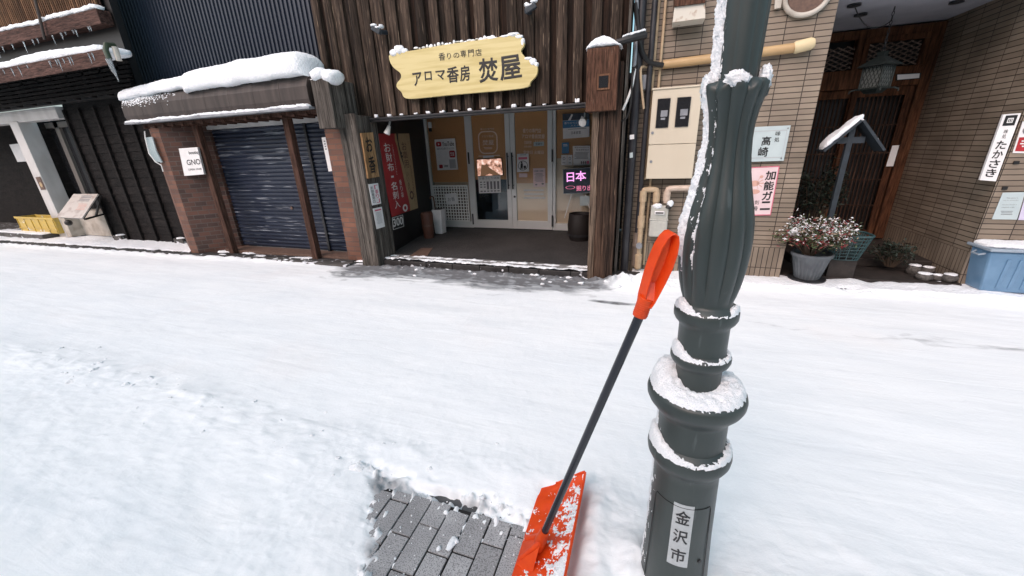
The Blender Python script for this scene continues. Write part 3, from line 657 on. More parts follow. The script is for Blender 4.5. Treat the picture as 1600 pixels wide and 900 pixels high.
# thin snow on the step edge
def step_snow():
    nx = 240; ny = 8; vs = []
    for j in range(ny + 1):
        for i in range(nx + 1):
            x = -3.62 + 3.04 * i / nx; y = 4.41 + .25 * j / ny + .02 * (x + .6) * -.02
            h = .121 + .02 * fbm(x * 7, y * 14, 40, 4) + .003 + .018 * max(0, noise.noise(Vector((x * 15, y * 15, 3))))
            h += .01 * math.exp(-((y - 4.45) / .04) ** 2) - .03 * math.exp(-((y - 4.53) / .02) ** 2) - .06 * smooth(4.62, 4.66, y)
            vs.append((x, y, h))
    MB().add(vs, [(j * (nx + 1) + i, j * (nx + 1) + i + 1, (j + 1) * (nx + 1) + i + 1, (j + 1) * (nx + 1) + i) for j in range(ny) for i in range(nx)]).build('snow_on_step', 'snow', smooth=True, angle=80, kind='stuff', label='thin crumbled snow scattered along the shop step', category='snow')
step_snow()
c = [PZ(x, y, .128) for x, y in ((658, 388), (676, 388), (668, 400), (641, 400))]
MB().plate(c, (0, 0, 1), .006).build('floor_plate', 'mat_brown', label='small brown metal cover plate in the porch floor', category='cover plate')

# ---- glazed shop front (doors)
DY = 6.7
def D(x, y): return PY(x, y, DY)
dz0, dz1 = .13, 2.34
fr_ = thing('glazed_shopfront', 'glazed aluminium shop front with two swing doors and side panels', 'shop front', (-2.3, DY, dz0))
X0, X1, X2, X3, X4 = -3.97, -3.10, -2.30, -1.55, -.48
mb = MB()
for a, b in ((X0, X0 + .05), (X1 - .045, X1 + .0), (X3, X3 + .05), (X4 - .05, X4)): mb.box(a, DY - .03, dz0, b, DY + .05, dz1)
mb.box(X0 + .05, DY - .028, dz0, X1 - .045, DY + .05, dz0 + .12).box(X3 + .05, DY - .028, dz0, X4 - .05, DY + .05, dz0 + .12)
mb.box(X0 + .05, DY - .026, dz1 - .04, X1 - .045, DY + .05, dz1).box(X1, DY - .026, dz1 - .03, X3, DY + .05, dz1).box(X3 + .05, DY - .026, dz1 - .04, X4 - .05, DY + .05, dz1)
mb.build('frame', 'alu', fr_, bevel=.004)
for (a, b, kind_) in ((X1 + .004, X2 - .003, 0), (X2 + .003, X3 - .004, 1)):
    lf = MB(); t = .085
    lf.box(a, DY - .045, dz0 + .01, a + t, DY, dz1 - .035).box(b - t, DY - .045, dz0 + .01, b, DY, dz1 - .035).box(a + t, DY - .043, dz0 + .01, b - t, DY, dz0 + .16).box(a + t, DY - .043, dz1 - .12, b - t, DY, dz1 - .035)
    d = lf.build('door', 'alu', fr_, bevel=.003)
    MB().box(a + t, DY - .024, dz0 + .16, b - t, DY - .018, dz1 - .12).build('pane', 'glass', d)
    hx = b - .04 if kind_ == 0 else a + .04
    zt, zb = 1.47, .86
    MB().tube([(hx, DY - .045, zt - .06), (hx, DY - .1, zt - .06)], .009).tube([(hx, DY - .045, zb + .06), (hx, DY - .1, zb + .06)], .009).tube([(hx, DY - .1, zb), (hx, DY - .1, zt)], .013, 10).build('handle', 'dark_metal', d, smooth=True)
    for hz in (.2, 1.3): MB().box((a if kind_ == 0 else b) - .012, DY - .06, hz, (a if kind_ == 0 else b) + .012, DY - .045, hz + .2).build('hinge', 'dark_metal', d)
    if kind_ == 1: MB().tube([(a + .05, DY - .052, .72), (a + .05, DY - .044, .72)], .02, 12).build('lock', 'dark_metal', d)
# side panes
MB().box(X0 + .05, DY, dz0 + .12, X1 - .045, DY + .006, dz1 - .04).build('pane', 'glass', fr_)
MB().box(X3 + .05, DY, dz0 + .12, X4 - .05, DY + .006, dz1 - .04).build('pane', 'glass', fr_)
# boards just behind the glass
b_ = MB(); b_.box(X0 + .05, DY + .03, .98, X1 - .045, DY + .045, dz1); b_.box(X1 + .06, DY - .012, 1.02, X2 - .06, DY - .002, dz1 - .05)
b_.box(X2 + .06, DY - .012, .95, X3 - .06, DY - .002, dz1 - .05); b_.box(X3 + .05, DY + .03, 1.35, X4 - .05, DY + .045, dz1)
b_.build('orange_backing', 'orange_board', fr_)
b_ = MB(); b_.box(X2 + .06, DY - .0105, dz0 + .12, X3 - .06, DY - .003, .949); b_.box(X3 + .05, DY + .03, dz0 + .1, X4 - .05, DY + .044, 1.349); b_.box(X0 + .05, DY + .06, dz0, X1 - .05, DY + .07, .979)
b_.build('tan_backing', 'tan_board', fr_)
MB().box(X1 + .25, DY + .35, .3, X2 - .02, DY + .4, .75).box(X1 + .05, DY + .45, .13, X2 - .05, DY + .5, .35).build('inner_counter', mat('slate blue counter', (0.10, 0.14, 0.19), .4), fr_)
# decals on the doors
q = cornersY([(733, 188), (797, 184), (797, 250), (737, 252)], DY - .052)
def leafmap(c, off=-.028):
    return lambda u, v: ((c[0] * (1 - u) + c[1] * u) * (1 - v) + (c[3] * (1 - u) + c[2] * u) * v) * 1.0 + Vector((0, off, 0))
DM = lambda px, py, off=.03: PY(px, py, DY - off)
def pixmap(x0, y0, x1, y1, x2, y2, x3, y3, off=.03): return quadmap([DM(x0, y0, off), DM(x1, y1, off), DM(x2, y2, off), DM(x3, y3, off)], FRONT, .001)
d1 = pixmap(746, 205, 777, 204, 778, 240, 749, 241)
mb = MB(); mb.rrect(d1, 0, 0, 1, 1, .3, .28, .055, .055); mb.text('焚屋', d1, .22, .38, .8, .62, .02); mb.text('アロマ香房', d1, .2, .18, .8, .28); mb.lines(d1, .25, .7, .75, .82, 2)
mb.text('香りの専門店', d1, .15, -.12, .85, -.04); mb.lines(d1, -.05, 1.06, 1.1, 1.1, 1, 1.0, 0)
mb.build('door_decal', 'pale_ink', fr_)
d2 = pixmap(815, 200, 851, 200, 851, 238, 816, 238)
mb = MB(); mb.text('香りの専門店', d2, .05, .02, .85, .2, .02).text('アロマ香房焚屋', d2, 0, .25, 1, .43, .02).text('営業時間', d2, .1, .52, .42, .66).text('11:00', d2, .6, .5, .95, .6).text('10:00', d2, .1, .72, .42, .8).text('定休日 火曜日', d2, .05, .92, .95, 1.08, .02)
mb.build('door_decal', 'pale_ink', fr_)
d3 = pixmap(815, 296, 852, 296, 852, 314, 816, 314)
MB().lines(d3, 0, 0, 1, 1, 3, .4).build('door_decal', 'white_ink', fr_)
# white plastic grid in the left panel
mb = MB(); ga, gb, gc, gd = X0 + .07, X1 - .055, dz0 + .12, .93
mb.box(ga, DY - .06, gc, ga + .025, DY - .034, gd).box(gb - .025, DY - .06, gc, gb, DY - .034, gd).box(ga, DY - .061, gd - .03, gb, DY - .033, gd).box(ga, DY - .061, gc, gb, DY - .033, gc + .025)
for i in range(1, 13): xx = ga + (gb - ga) * i / 13; mb.box(xx - .008, DY - .058, gc, xx + .008, DY - .036, gd)
for i in range(1, 12): zz = gc + (gd - gc) * i / 12; mb.box(ga, DY - .056, zz - .008, gb, DY - .038, zz + .008)
gr = mb.build('grid_panel', 'grid_white', label='white plastic grid panel standing in the left shop window', category='grid panel')
gr['category'] = 'grid panel'
MB().box(ga + .01, DY - .031, gc + .01, gb - .01, DY - .0295, gd - .01).build('backing', mat('dim brown goods', (.12, .085, .06), .8, (.03, .025, .025), nscale=30), gr)
r_, mp = poster('notice_paper', 'small pale notice on the white grid panel', 'paper', cornersY([(695, 303), (713, 301), (716, 319), (698, 320)], DY - .062), FRONT, 'paper')
MB().text('お香', mp, .2, .35, .8, .7).build('lettering', 'grey_ink', r_)

# posters on the glass
PD = DY - .05
r_, mp = poster('video_poster', 'white poster with red play button, third from the porch wall', 'poster', cornersY([(679, 218), (711, 216), (716, 265), (684, 266)], DY - .012), FRONT, 'paper')
r_['label'] = 'white poster with a red play button in the left shop window'
MB().rrect(mp, .06, .08, .32, .23, .06, .05).rrect(mp, .66, .38, .94, .6, .06, .05).rrect(mp, .1, .82, .28, .94, .03, .03).build('red_button', 'red', r_)
mp2 = lambda u, v: mp(u, v) + Vector((0, -.0015, 0))
MB().poly(mp2, [(.16, .12), (.16, .19), (.24, .155)]).text('焚屋', mp2, .7, .43, .9, .55).build('play_mark', 'white_ink', r_)
MB().text('YouTube', mp, .36, .09, .93, .23, .02).text('店長と学ぶ香りチャンネル', mp, .08, .27, .93, .34).lines(mp, .34, .84, .56, .92, 2).build('lettering', 'black', r_)
MB().rect(mp, .62, .66, .92, .95).build('picture', 'light_grey_ink', r_)
r_, mp = poster('blue_poster', 'blue topped poster at the top of the right shop window', 'poster', cornersY([(879, 178), (921, 176), (921, 214), (880, 217)], DY - .01), FRONT, 'paper')
MB().rect(mp, 0, .28, 1, .57).build('blue_band', 'blue_print', r_)
MB().poly(mp, [(0, .27), (0, 0), (1, 0), (1, .27)]).build('photo_band', 'interior', r_)
MB().poly(mp2 if 0 else (lambda u, v: mp(u, v) + Vector((0, -.002, 0))), [(.2, .27), (.35, .02), (.4, .05), (.3, .27)]).poly(lambda u, v: mp(u, v) + Vector((0, -.002, 0)), [(.65, .27), (.72, .1), (.8, .2), (.78, .27)]).text('香りから広がる', lambda u, v: mp(u, v) + Vector((0, -.002, 0)), .06, .33, .8, .42).text('人と自然', lambda u, v: mp(u, v) + Vector((0, -.002, 0)), .3, .45, .75, .52).build('lettering', 'white_ink', r_)
MB().text('日本香堂', mp, .32, .72, .68, .84).lines(mp, .1, .62, .95, .65, 1).build('lettering', 'black', r_)
r_, mp = poster('blue_card', 'small blue card under the blue topped poster', 'card', cornersY([(878, 223), (889, 222.5), (889, 239.5), (878, 240)], DY - .01), FRONT, 'blue_print')
MB().lines(mp, .2, .15, .8, .4, 2).build('lettering', 'white_ink', r_)
r_, mp = poster('notice_sheet', 'white notice sheet with print, right end of the right shop window', 'notice', cornersY([(895, 228), (922, 227.5), (922, 258), (896, 258.5)], DY - .01), FRONT, 'paper')
MB().text('新型感染症対策', mp, .12, .05, .95, .12).text('緊急事態宣言', mp, .2, .16, .95, .25).lines(mp, .08, .32, .95, .7, 6, .35).disc(mp, .5, .86, .05, .08).disc(mp, .62, .86, .05, .08).disc(mp, .74, .86, .05, .08).build('lettering', 'grey_ink', r_)
MB().rect(mp, .8, .78, .95, .93).build('red_mark', 'pink', r_)
for i, (a, b, lb) in enumerate((((877, 242), (886, 258), 'left'), ((886.5, 242), (894.5, 258), 'right'))):
    r_, mp = poster('sticker_card', '%s of two small white cards below the blue card' % lb, 'card', cornersY([a, (b[0], a[1]), b, (a[0], b[1])], DY - .01), FRONT, 'paper')
    MB().disc(mp, .5, .35, .22, .16, 16, .7).lines(mp, .2, .7, .8, .85, 2).build('lettering', 'grey_ink', r_)
r_, mp = poster('guide_dog_sticker', 'white sticker with a person and guide dog in a ring', 'sticker', cornersY([(808, 240.5), (826, 240), (827, 268), (808, 269)], DY - .052), FRONT, 'paper')
MB().disc(mp, .5, .65, .4, .27, 28, .9).disc(mp, .4, .47, .07, .045).poly(mp, [(.32, .52), (.5, .52), (.5, .7), (.46, .86), (.4, .86), (.4, .75), (.34, .86), (.28, .86)]).poly(mp, [(.55, .66), (.75, .66), (.78, .86), (.72, .86), (.68, .76), (.62, .86), (.56, .86)]).lines(mp, .15, .05, .85, .1, 1).build('lettering', 'black', r_)
MB().rect(mp, .12, .18, .88, .31).build('red_band', 'pink', r_)
r_, mp = poster('small_card', 'tiny pinkish card below the guide dog sticker', 'card', cornersY([(811, 271), (824, 271), (824, 277), (811, 277)], DY - .052), FRONT, 'paper_pink')
r_, mp = poster('hours_notice', 'white printed notice in the middle of the right door', 'notice', cornersY([(833, 263), (852, 262.5), (852, 291.5), (833.5, 292)], DY - .03), FRONT, 'paper_pink')
MB().text('お客様へお願い', mp, .08, .1, .92, .2, .02).lines(mp, .1, .27, .9, .75, 8, .35).disc(mp, .25, .88, .1, .04).disc(mp, .8, .84, .1, .05).build('lettering', 'grey_ink', r_)
r_, mp = poster('price_card', 'pale blue card beside the opening hours decal', 'card', cornersY([(834, 222), (850, 221.5), (850, 228), (834, 228.5)], DY - .03), FRONT, 'paper_blue')
MB().text('営業中', mp, .2, .2, .85, .8).build('lettering', 'black', r_)
r_, mp = poster('price_chart', 'white price chart with dark columns under the lit screen', 'chart', cornersY([(747, 275.5), (782, 274), (783, 301), (749, 302)], DY - .035), FRONT, 'paper')
mb = MB(); mb.text('お香づくり体験', mp, .05, .05, .95, .2)
for i in range(6):
    u = .07 + .155 * i
    if i > 1: mb.rect(mp, u, .32, u + .09, .78)
    else: mb.lines(mp, u, .32, u + .1, .75, 3)
    mb.rect(mp, u, .85, u + .1, .92)
mb.build('lettering', 'grey_ink', r_)
# screen
sc_ = cornersY([(744, 249), (784, 246.5), (786.5, 274), (746, 276)], DY - .05)
root = thing('display_screen', 'lit screen showing a blossom picture on the left door', 'screen', sc_[3])
MB().plate([p + Vector((0, .02, 0)) for p in sc_], FRONT, .019).build('casing', 'dark_metal', root)
mp = quadmap(sc_, FRONT, .003)
MB().rect(mp, .02, .03, .98, .97).build('picture', 'screen', root)
mp = quadmap(sc_, FRONT, .005)
MB().poly(mp, [(.12, .97), (.2, .3), (.42, .42), (.75, .8), (.9, .97), (.62, .97), (.5, .85), (.3, .97)]).build('picture_roof', mat('dark picture part', (.02, .015, .012), .5, emit=(.25, .13, .07), estr=.35), root)
r_, mp = poster('white_label', 'blank white strip just above the lit screen', 'label', cornersY([(755, 243.5), (772, 242.5), (772, 245.5), (755, 247)], DY - .03), FRONT, 'paper')
# small sensor at top left of shop front
c = PY(672, 200, DY - .06)
rt = thing('door_sensor', 'small white sensor with black tip at the top left of the shop front', 'sensor', c)
MB().box(c.x - .03, c.y - .02, c.z - .0, c.x + .03, c.y + .02, c.z + .1).build('casing', 'grid_white', rt, bevel=.006)
MB().box(c.x - .025, c.y - .016, c.z - .06, c.x + .025, c.y + .016, c.z - .001).build('tip', 'black', rt, bevel=.006)
# lit writing board on easel
NY = 6.52
c = cornersY([(880, 265), (925, 262), (925, 300.5), (881, 302)], NY)
root = thing('writing_board', 'dark board with glowing pink writing on a white easel', 'sign', (c[2] + c[3]) / 2)
MB().plate(c, (0, 1, 0), .02).build('board', 'board_dark', root)
MB().frame(quadmap(c, FRONT, .002), -.02, -.02, 1.02, 1.02, .02, .02).build('rim', 'grey_metal', root)
mp = quadmap(c, FRONT, .006)
MB().text('日', mp, .12, .14, .38, .52, .022).text('本', mp, .43, .10, .8, .5, .022).build('lettering', 'neon', root)
MB().text('掘り出', mp, .45, .7, 1.0, .92, .02).disc(mp, .24, .76, .17, .07, 20, .85).build('lettering', 'neon_red', root)
MB().tube([PY(893, 304, NY + .01), PY(882, 341, NY - .1)], .009).tube([PY(885, 303, NY + .02), PY(925, 301, NY + .02)], .008).tube([PY(915, 304, NY + .01), PY(926, 341, NY - .1)], .009).build('easel_leg', 'grid_white', root)
c = cornersY([(906, 306.5), (923, 306), (923, 321), (906.5, 321.5)], NY - .03)
r_, mp = poster('board_card', 'pale blue card hanging under the glowing board', 'card', c, FRONT, 'paper_blue')
# barrel, umbrella pot, planter
p = PZ(910, 371, .125); p.x -= .02
bar = MB(); bar.lathe((p.x, 6.05, .125), [(0, .155), (.1, .185), (.25, .195), (.36, .18), (.42, .175), (.42, .155), (.38, .15)], 24)
b0 = bar.build('barrel', 'barrel', smooth=True, label='squat dark barrel on the porch beside the right post', category='barrel')
MB().lathe((p.x, 6.05, .2), [(0, .194), (.02, .197), (.04, .2)], 24, caps=False).lathe((p.x, 6.05, .44), [(0, .181), (.025, .179)], 24, caps=False).build('hoop', 'dark_metal', b0)
a = PZ(683, 365, .125)
st = MB(); cx, cy = a.x + .05, a.y + .05
st.hexa([(cx - .075, cy - .075, .126), (cx + .075, cy - .075, .126), (cx + .075, cy + .075, .126), (cx - .075, cy + .075, .126)], [(cx - .095, cy - .09, .56), (cx + .09, cy - .09, .56), (cx + .09, cy + .09, .56), (cx - .095, cy + .09, .56)])
umb = thing('umbrella_stand', 'pale square umbrella stand with a hooked umbrella beside the grid', 'umbrella stand', (cx, cy, .126))
st.build('pot', 'paper', umb, bevel=.01)
MB().box(cx - .07, cy - .07, .561, cx + .07, cy + .07, .565).build('opening', 'black', umb)  # black sheet painted as the shaded hollow of the solid pot
pts = [(cx - .06, cy, .5), (cx - .075, cy, .75)] + [(cx - .11 + .035 * math.cos(R(a_)), cy, .75 + .035 * math.sin(R(a_))) for a_ in range(20, 220, 25)]
MB().tube(pts, .011, 8).build('umbrella_handle', 'copper_wood', umb, smooth=True)
a = PZ(667, 373, .125)
ts = thing('tall_pot', 'tall reddish brown banded pot by the black porch wall', 'pot', (a.x, a.y + .08, .126))
MB().lathe((a.x, a.y + .08, .126), [(0, .085), (.2, .1), (.42, .105), (.44, .09), (.36, .08)], 14).build('body', 'terracotta', ts)
MB().lathe((a.x, a.y + .08, .126 + .21), [(0, .102), (.03, .104)], 14, caps=False).build('band', 'mat_brown', ts)

# signs on the post's inner face (plane X)
PXX = -3.488
def cx_(pts): return [PX(x, y, PXX) for x, y in pts]
NX = (1, 0, 0)
r_, mp = poster('incense_plaque', 'tan wooden plaque with black brush writing on the grey post', 'sign', cx_([(562, 208), (580, 207), (590, 276), (573, 279)]), NX, 'plaque_wood', t=.025)
MB().text('お', mp, .2, .1, .78, .42, .03).text('香', mp, .2, .52, .8, .9, .03).build('lettering', 'black', r_)
r_, mp = poster('pink_notice', 'white notice with pink brush writing below the tan plaque', 'notice', cx_([(575, 288), (590, 286), (595, 318), (581, 321)]), NX, 'paper')
MB().vtext('「香り」', mp, .52, .06, .9, .94, .02).build('lettering', 'pink', r_)
MB().vtext('お部屋用の', mp, .12, .1, .42, .92, .02).build('lettering', 'grey_ink', r_)
r_, mp = poster('printed_notice', 'white small-print notice, lowest on the grey post', 'notice', cx_([(582, 326), (596, 323), (601, 354), (588, 358)]), NX, 'paper')
MB().lines(mp, .15, .22, .85, .8, 11, .4).build('lettering', 'light_grey_ink', r_)
MB().rect(mp, .15, .08, .85, .15).build('heading', 'pink', r_)
# banner on the porch wall
WN = (WB - WA).cross(Vector((0, 0, 1))).normalized()
if WN.x < 0: WN = -WN
def W_(x, y, off=.02): return PPL(x, y, WA + WN * off, WN)
bn = thing('hanging_banner', 'red and cream cloth banner with vertical writing on the black porch wall', 'banner', W_(612, 338))
c = [W_(586, 209, .03), W_(639, 208.5, .03), W_(653, 325, .03), W_(612, 339, .03)]
mp0 = quadmap(c, WN, 0)
edge = [(.52, 0), (.50, .08), (.535, .16), (.555, .3), (.58, .42), (.60, .55), (.63, .7), (.66, .83), (.68, .92), (.66, 1)]
def band(mb, left, t=.004):
    P0 = [(0, 0)] + edge + [(0, 1)] if left else edge[:1] + [(1, 0), (1, 1)] + edge[:0:-1]
    mb.plate([mp0(*p) for p in P0][::-1], WN, t); return mb
band(MB(), True).build('red_cloth', 'red', bn); band(MB(), False, .0035).build('cream_cloth', 'cream', bn)
mp = quadmap(c, WN, .006)
MB().vtext('お財布・名刺入', mp, .15, .1, .33, .92, .012).vtext('香り袋', mp, .42, .56, .5, .8).vtext('いい香りをいつもポケットに', mp, .38, .12, .41, .5).disc(mp, .49, .94, .09, .05, 20, .5).build('lettering', 'white_ink', bn)
MB().vtext('お車用', mp, .68, .1, .84, .44).vtext('いい香り', mp, .70, .48, .78, .75).vtext('お車の中でも快適な香りを', mp, .88, .4, .92, .9).disc(mp, .8, .8, .08, .06, 20, .55).build('lettering', 'brown_ink', bn)
MB().poly(mp, [(.56, 0), (.62, 0), (.60, .1), (.62, .2), (.66, .33), (.70, .5), (.665, .4), (.60, .28), (.57, .15)][::-1]).disc(mp, .64, .24, .02, .015).disc(mp, .66, .28, .02, .015).build('branch_print', 'black', bn)
c = [W_(611, 340, .03), W_(629, 335, .03), W_(631, 354, .03), W_(613, 360, .03)]
r_, mp = poster('price_sign', 'small black sign with white 300 in a white frame', 'sign', c, WN, 'black')
MB().frame(mp, .02, .02, .98, .98, .05, .04).text('300', mp, .08, .12, .92, .78, .04).build('lettering', 'white_ink', r_)
# lamps under the lintel
def spot(px, py, Yd, label, d=(-.3, -.2, -.8), gl_='lamp_glass'):
    c = PY(px, py, Yd); rt = thing('spot_lamp', label, 'lamp', c + Vector((0, .05, .08))); d = Vector(d).normalized()
    MB().tube([c + Vector((0, .05, .08)), c], .012).build('bracket', 'grid_white', rt)
    MB().tube([c - d * .03, c + d * .02, c + d * .08], [.022, .03, .045], 14).build('lamp_body', 'grid_white', rt, smooth=True)
    MB().tube([c + d * .081, c + d * .088], [.042, .03], 14).build('lamp_face', gl_, rt, smooth=True)
spot(607, 200, 4.72, 'small white spot lamp above the red banner')
spot(913, 188, 4.85, 'round white spot lamp hanging in front of the blue topped poster', d=(-.1, -.8, -.3))

# ---- name board
SY = WY - .09
out = [(610, 84), (640, 79.5), (700, 69), (760, 61), (806, 53.5), (813, 56), (819, 66), (818, 73), (814, 80), (822, 91), (836, 99), (840, 106), (838, 118), (829, 128), (824, 136), (790, 141), (720, 147), (660, 153), (640, 154.5), (631, 152), (627, 144), (620, 137), (620, 130), (626, 122), (625, 114), (615, 106), (609, 96)]
ow = [PY(x, y, SY - .02) for x, y in out]
# smooth the outline
o2 = []
for i in range(len(ow)):
    a, b, c_, d_ = ow[i - 1], ow[i], ow[(i + 1) % len(ow)], ow[(i + 2) % len(ow)]
    for t in (0, .33, .66):
        o2.append(.5 * ((2 * b) + (c_ - a) * t + (2 * a - 5 * b + 4 * c_ - d_) * t * t + (3 * b - a - 3 * c_ + d_) * t ** 3))
nb = thing('name_board', 'pale carved pine name board with black brush writing above the porch', 'sign', PY(724, 150, SY))
MB().plate(o2, (0, 1, 0), .04).build('board', 'sign_wood', nb, bevel=.004)
mp = quadmap([PY(610, 84, SY - .025), PY(830, 50, SY - .025), PY(845, 130, SY - .025), PY(625, 158, SY - .025)], FRONT, 0)
def pixfit(mb, body, pts, bold):
    mq = quadmap([PY(x, y, SY - .0225) for x, y in pts], FRONT, 0); mb.text(body, mq, 0, 0, 1, 1, bold)
mb = MB()
for ch, p in (('香', ((685, 83), (695, 82), (696, 94), (686, 95))), ('り', ((698, 83), (704, 82), (705, 92), (699, 93))), ('の', ((708, 83), (717, 82), (718, 90), (709, 91))),
              ('専', ((719, 79), (728, 78), (729, 89), (720, 90))), ('門', ((731, 78), (740, 77), (741, 88), (732, 89))), ('店', ((742, 77), (752, 76), (753, 87), (743, 88)))):
    pixfit(mb, ch, p, .01)
for ch, p in (('ア', ((644, 114), (658, 112), (660, 133), (647, 135))), ('ロ', ((663, 112), (674, 111), (675, 125), (664, 126))), ('マ', ((680, 111), (695, 109), (697, 124), (683, 126))),
              ('香', ((697, 105), (716, 103), (718, 128), (699, 130))), ('房', ((718, 103), (733, 101), (735, 126), (719, 128))), ('焚', ((747, 92), (777, 89), (779, 126), (749, 130))), ('屋', ((779, 89), (812, 84), (816, 122), (782, 127)))):
    pixfit(mb, ch, p, .035)
mb.build('lettering', 'black', nb)
# snow on the board
def sn(px, py, rx, ry, rz, D_=SY - .0): return (PY(px, py, D_), rx, ry, rz)
blobs([sn(616, 83, .06, .04, .04), sn(624, 78, .07, .045, .05), sn(632, 80, .05, .03, .03)], 'snow_clump', 'lumpy snow on the left end of the pale name board', cat='snow')
a = PY(800, 56, SY); 
blobs([sn(790, 57, .07, .03, .014), sn(802, 54.5, .07, .035, .022), sn(811, 58, .05, .03, .02), sn(817, 66, .025, .03, .04), sn(770, 60, .06, .025, .012)], 'snow_clump', 'thin snow on the raised right top of the name board')
blobs([sn(833, 97, .045, .035, .035), sn(825, 92, .05, .03, .018), sn(838, 101, .03, .03, .025)], 'snow_clump', 'small snow lump on the notched right end of the name board')
lst = []
for i in range(22):
    t = i / 21; px = 650 + 125 * t; py = 76.5 - 16.5 * t
    lst.append(sn(px, py - random.random() * 3, random.uniform(.012, .035), random.uniform(.01, .02), random.uniform(.006, .028) * (1.8 if random.random() < .2 else 1), SY + .015))
blobs(lst, 'snow_crumbs', 'crumbly frost and snow along the top edge of the name board', kind='stuff')
# clumps resting on the lintel between planks
k = 0
for px in (555, 573, 590, 611, 630, 652, 671, 693, 714, 736, 757, 780, 804, 827, 851, 876, 902):
    t = (px - 550) / 370; p = PY(px, 188.5 - 21.5 * t, WY - .01)
    hh = random.uniform(.02, .04) * (1.5 if px in (590, 902) else 1)
    b = MB(); w2 = random.uniform(.022, .034); b.box(p.x - w2, p.y - .035, 1.976, p.x + w2, p.y + .005, 1.976 + hh)
    for i_, v in enumerate(b.v): b.v[i_] = v + Vector((random.uniform(-.008, .008), random.uniform(-.004, .004), random.uniform(-.006, .008)))
    b.build('snow_bit', 'snow', bevel=.008, label='small white snow bit wedged between plank ends on the lintel', category='snow', group='snow bits along the shop lintel')

# flood lamps on planks
def flood(px, py, label, flip):
    c = PY(px, py, WY - .13); rt = thing('flood_lamp', label, 'lamp', c + Vector((0, .1, 0)))
    s_ = -1 if flip else 1
    MB().tube([c + Vector((.03 * s_, .1, 0)), c + Vector((.03 * s_, -.02, -.02))], .025, 12).build('bracket', 'slate_blue', rt, smooth=True)
    MB().beam(c + Vector((-.07 * s_, -.02, .02 if flip else .035)), c + Vector((.04 * s_, -.03, -.03)), .045, .05).build('lamp_body', 'slate_blue', rt, bevel=.008)
    b = blobs([(c + Vector((-.05 * s_, -.02, .055)), .04, .03, .016), (c + Vector((.035 * s_, .01, .04)), .025, .04, .022), (c + Vector((0, -.02, .025)), .04, .03, .014)], 'snow_clump', 'small snow cap on the ' + label)
flood(592, 48, 'grey flood lamp left of the name board', False)
flood(828, 14, 'grey flood lamp above the right end of the name board', True)

# wooden meter cover at right of lintel
def woodbox(name, label, cat, front, Yf, Yb, material, win=None):
    c = [PY(x, y, Yf) for x, y in front]; rt = thing(name, label, cat, (c[3] + c[2]) / 2)
    x0 = (c[0].x + c[3].x) / 2; x1 = (c[1].x + c[2].x) / 2; z1 = (c[0].z + c[1].z) / 2; z0 = (c[2].z + c[3].z) / 2
    mb = MB(); mb.box(x0, Yf, z0, x1, Yb, z1); o = mb.build('casing', material, rt, bevel=.006)
    return rt, x0, x1, z0, z1
rt, bx0, bx1, bz0, bz1 = woodbox('meter_cover', 'brown wooden box with a small square hole beside the plank wall', 'box', [(917, 77), (967, 70), (963, 173), (915, 174)], 4.3, 4.56, 'box_wood')
cxm = (bx0 + bx1) / 2 + .02; czm = (bz0 + bz1) / 2 - .02
MB().box(cxm - .062, 4.288, czm - .07, cxm + .062, 4.299, czm + .07).build('window_frame', 'copper_wood', rt, bevel=.003)
MB().box(cxm - .045, 4.284, czm - .052, cxm + .045, 4.2875, czm + .052).build('window', 'glass_dark', rt)
snow_loaf((bx0 - .02, 4.42, bz1), (bx1 + .02, 4.42, bz1), .28, .07, 'rounded snow heap on top of the brown wooden box', nx=24, thf=lambda t: .35 + .9 * math.sin(math.pi * min(1, t * 1.1)), rough=.3)
# grey box at left
rt, gx0, gx1, gz0, gz1 = woodbox('timber_box', 'grey weathered timber box jutting out between awning and shop', 'box', [(484, 125), (512, 121), (524, 199), (500, 202)], 4.12, 4.56, 'grey_wood')
blobs([(Vector((gx0 + .10, 4.2, gz1 + .05)), .12, .13, .08), (Vector((gx0 + .0, 4.25, gz1 + .0)), .06, .12, .025), (Vector((gx0 + .26, 4.22, gz1 + .02)), .12, .15, .085)], 'snow_clump', 'round snowballs of snow sitting on the grey timber box')

# ------------------------------------------------------------------ shuttered boutique
bt = thing('boutique_building', 'closed boutique with navy roller shutters between brick piers', 'building', (-5.6, 4.7, 0))
SHX0, SHX1 = -6.62, -4.12
MB().box(-8.75, 4.95, 2.0, -4.2, 5.1, 5.2).build('wall', 'dark_metal', bt)
# corrugated navy sheet
mb = MB(); x = -8.72; vs = []; pp = .075
prof = []
while x < -4.15: prof += [(x, 4.925), (x + .03, 4.925), (x + .038, 4.903), (x + .067, 4.903)]; x += pp
mb.add([(a, b, 2.2) for a, b in prof] + [(a, b, 5.2) for a, b in prof], [(i, i + 1, len(prof) + i + 1, len(prof) + i) for i in range(len(prof) - 1)])
mb.build('corrugated_cladding', 'navy', bt)
# piers
a0, a1, a2 = Vector((-7.22, 4.19, 0)), Vector((-7.04, 4.19, 0)), Vector((-6.62, 4.60, 0))
up = Vector((0, 0, 2.08))
MB().hexa([(-8.0, 4.62, 0), (-7.22, 4.19, 0), (-7.04, 4.19, 0), (-7.04, 4.9, 0)], [(-8.0, 4.62, 2.08), (-7.22, 4.19, 2.08), (-7.04, 4.19, 2.08), (-7.04, 4.9, 2.08)]).build('brick_pier', 'brick_light', bt)
MB().hexa([(-7.038, 4.192, 0), (-6.60, 4.62, 0), (-6.60, 4.9, 0), (-7.038, 4.9, 0)], [(-7.038, 4.192, 2.08), (-6.60, 4.62, 2.08), (-6.60, 4.9, 2.08), (-7.038, 4.9, 2.08)]).build('brick_pier', 'brick', bt)
MB().box(-4.12, 4.40, 0, -3.79, 4.9, 2.05).build('brick_pier', 'brick_light', bt)
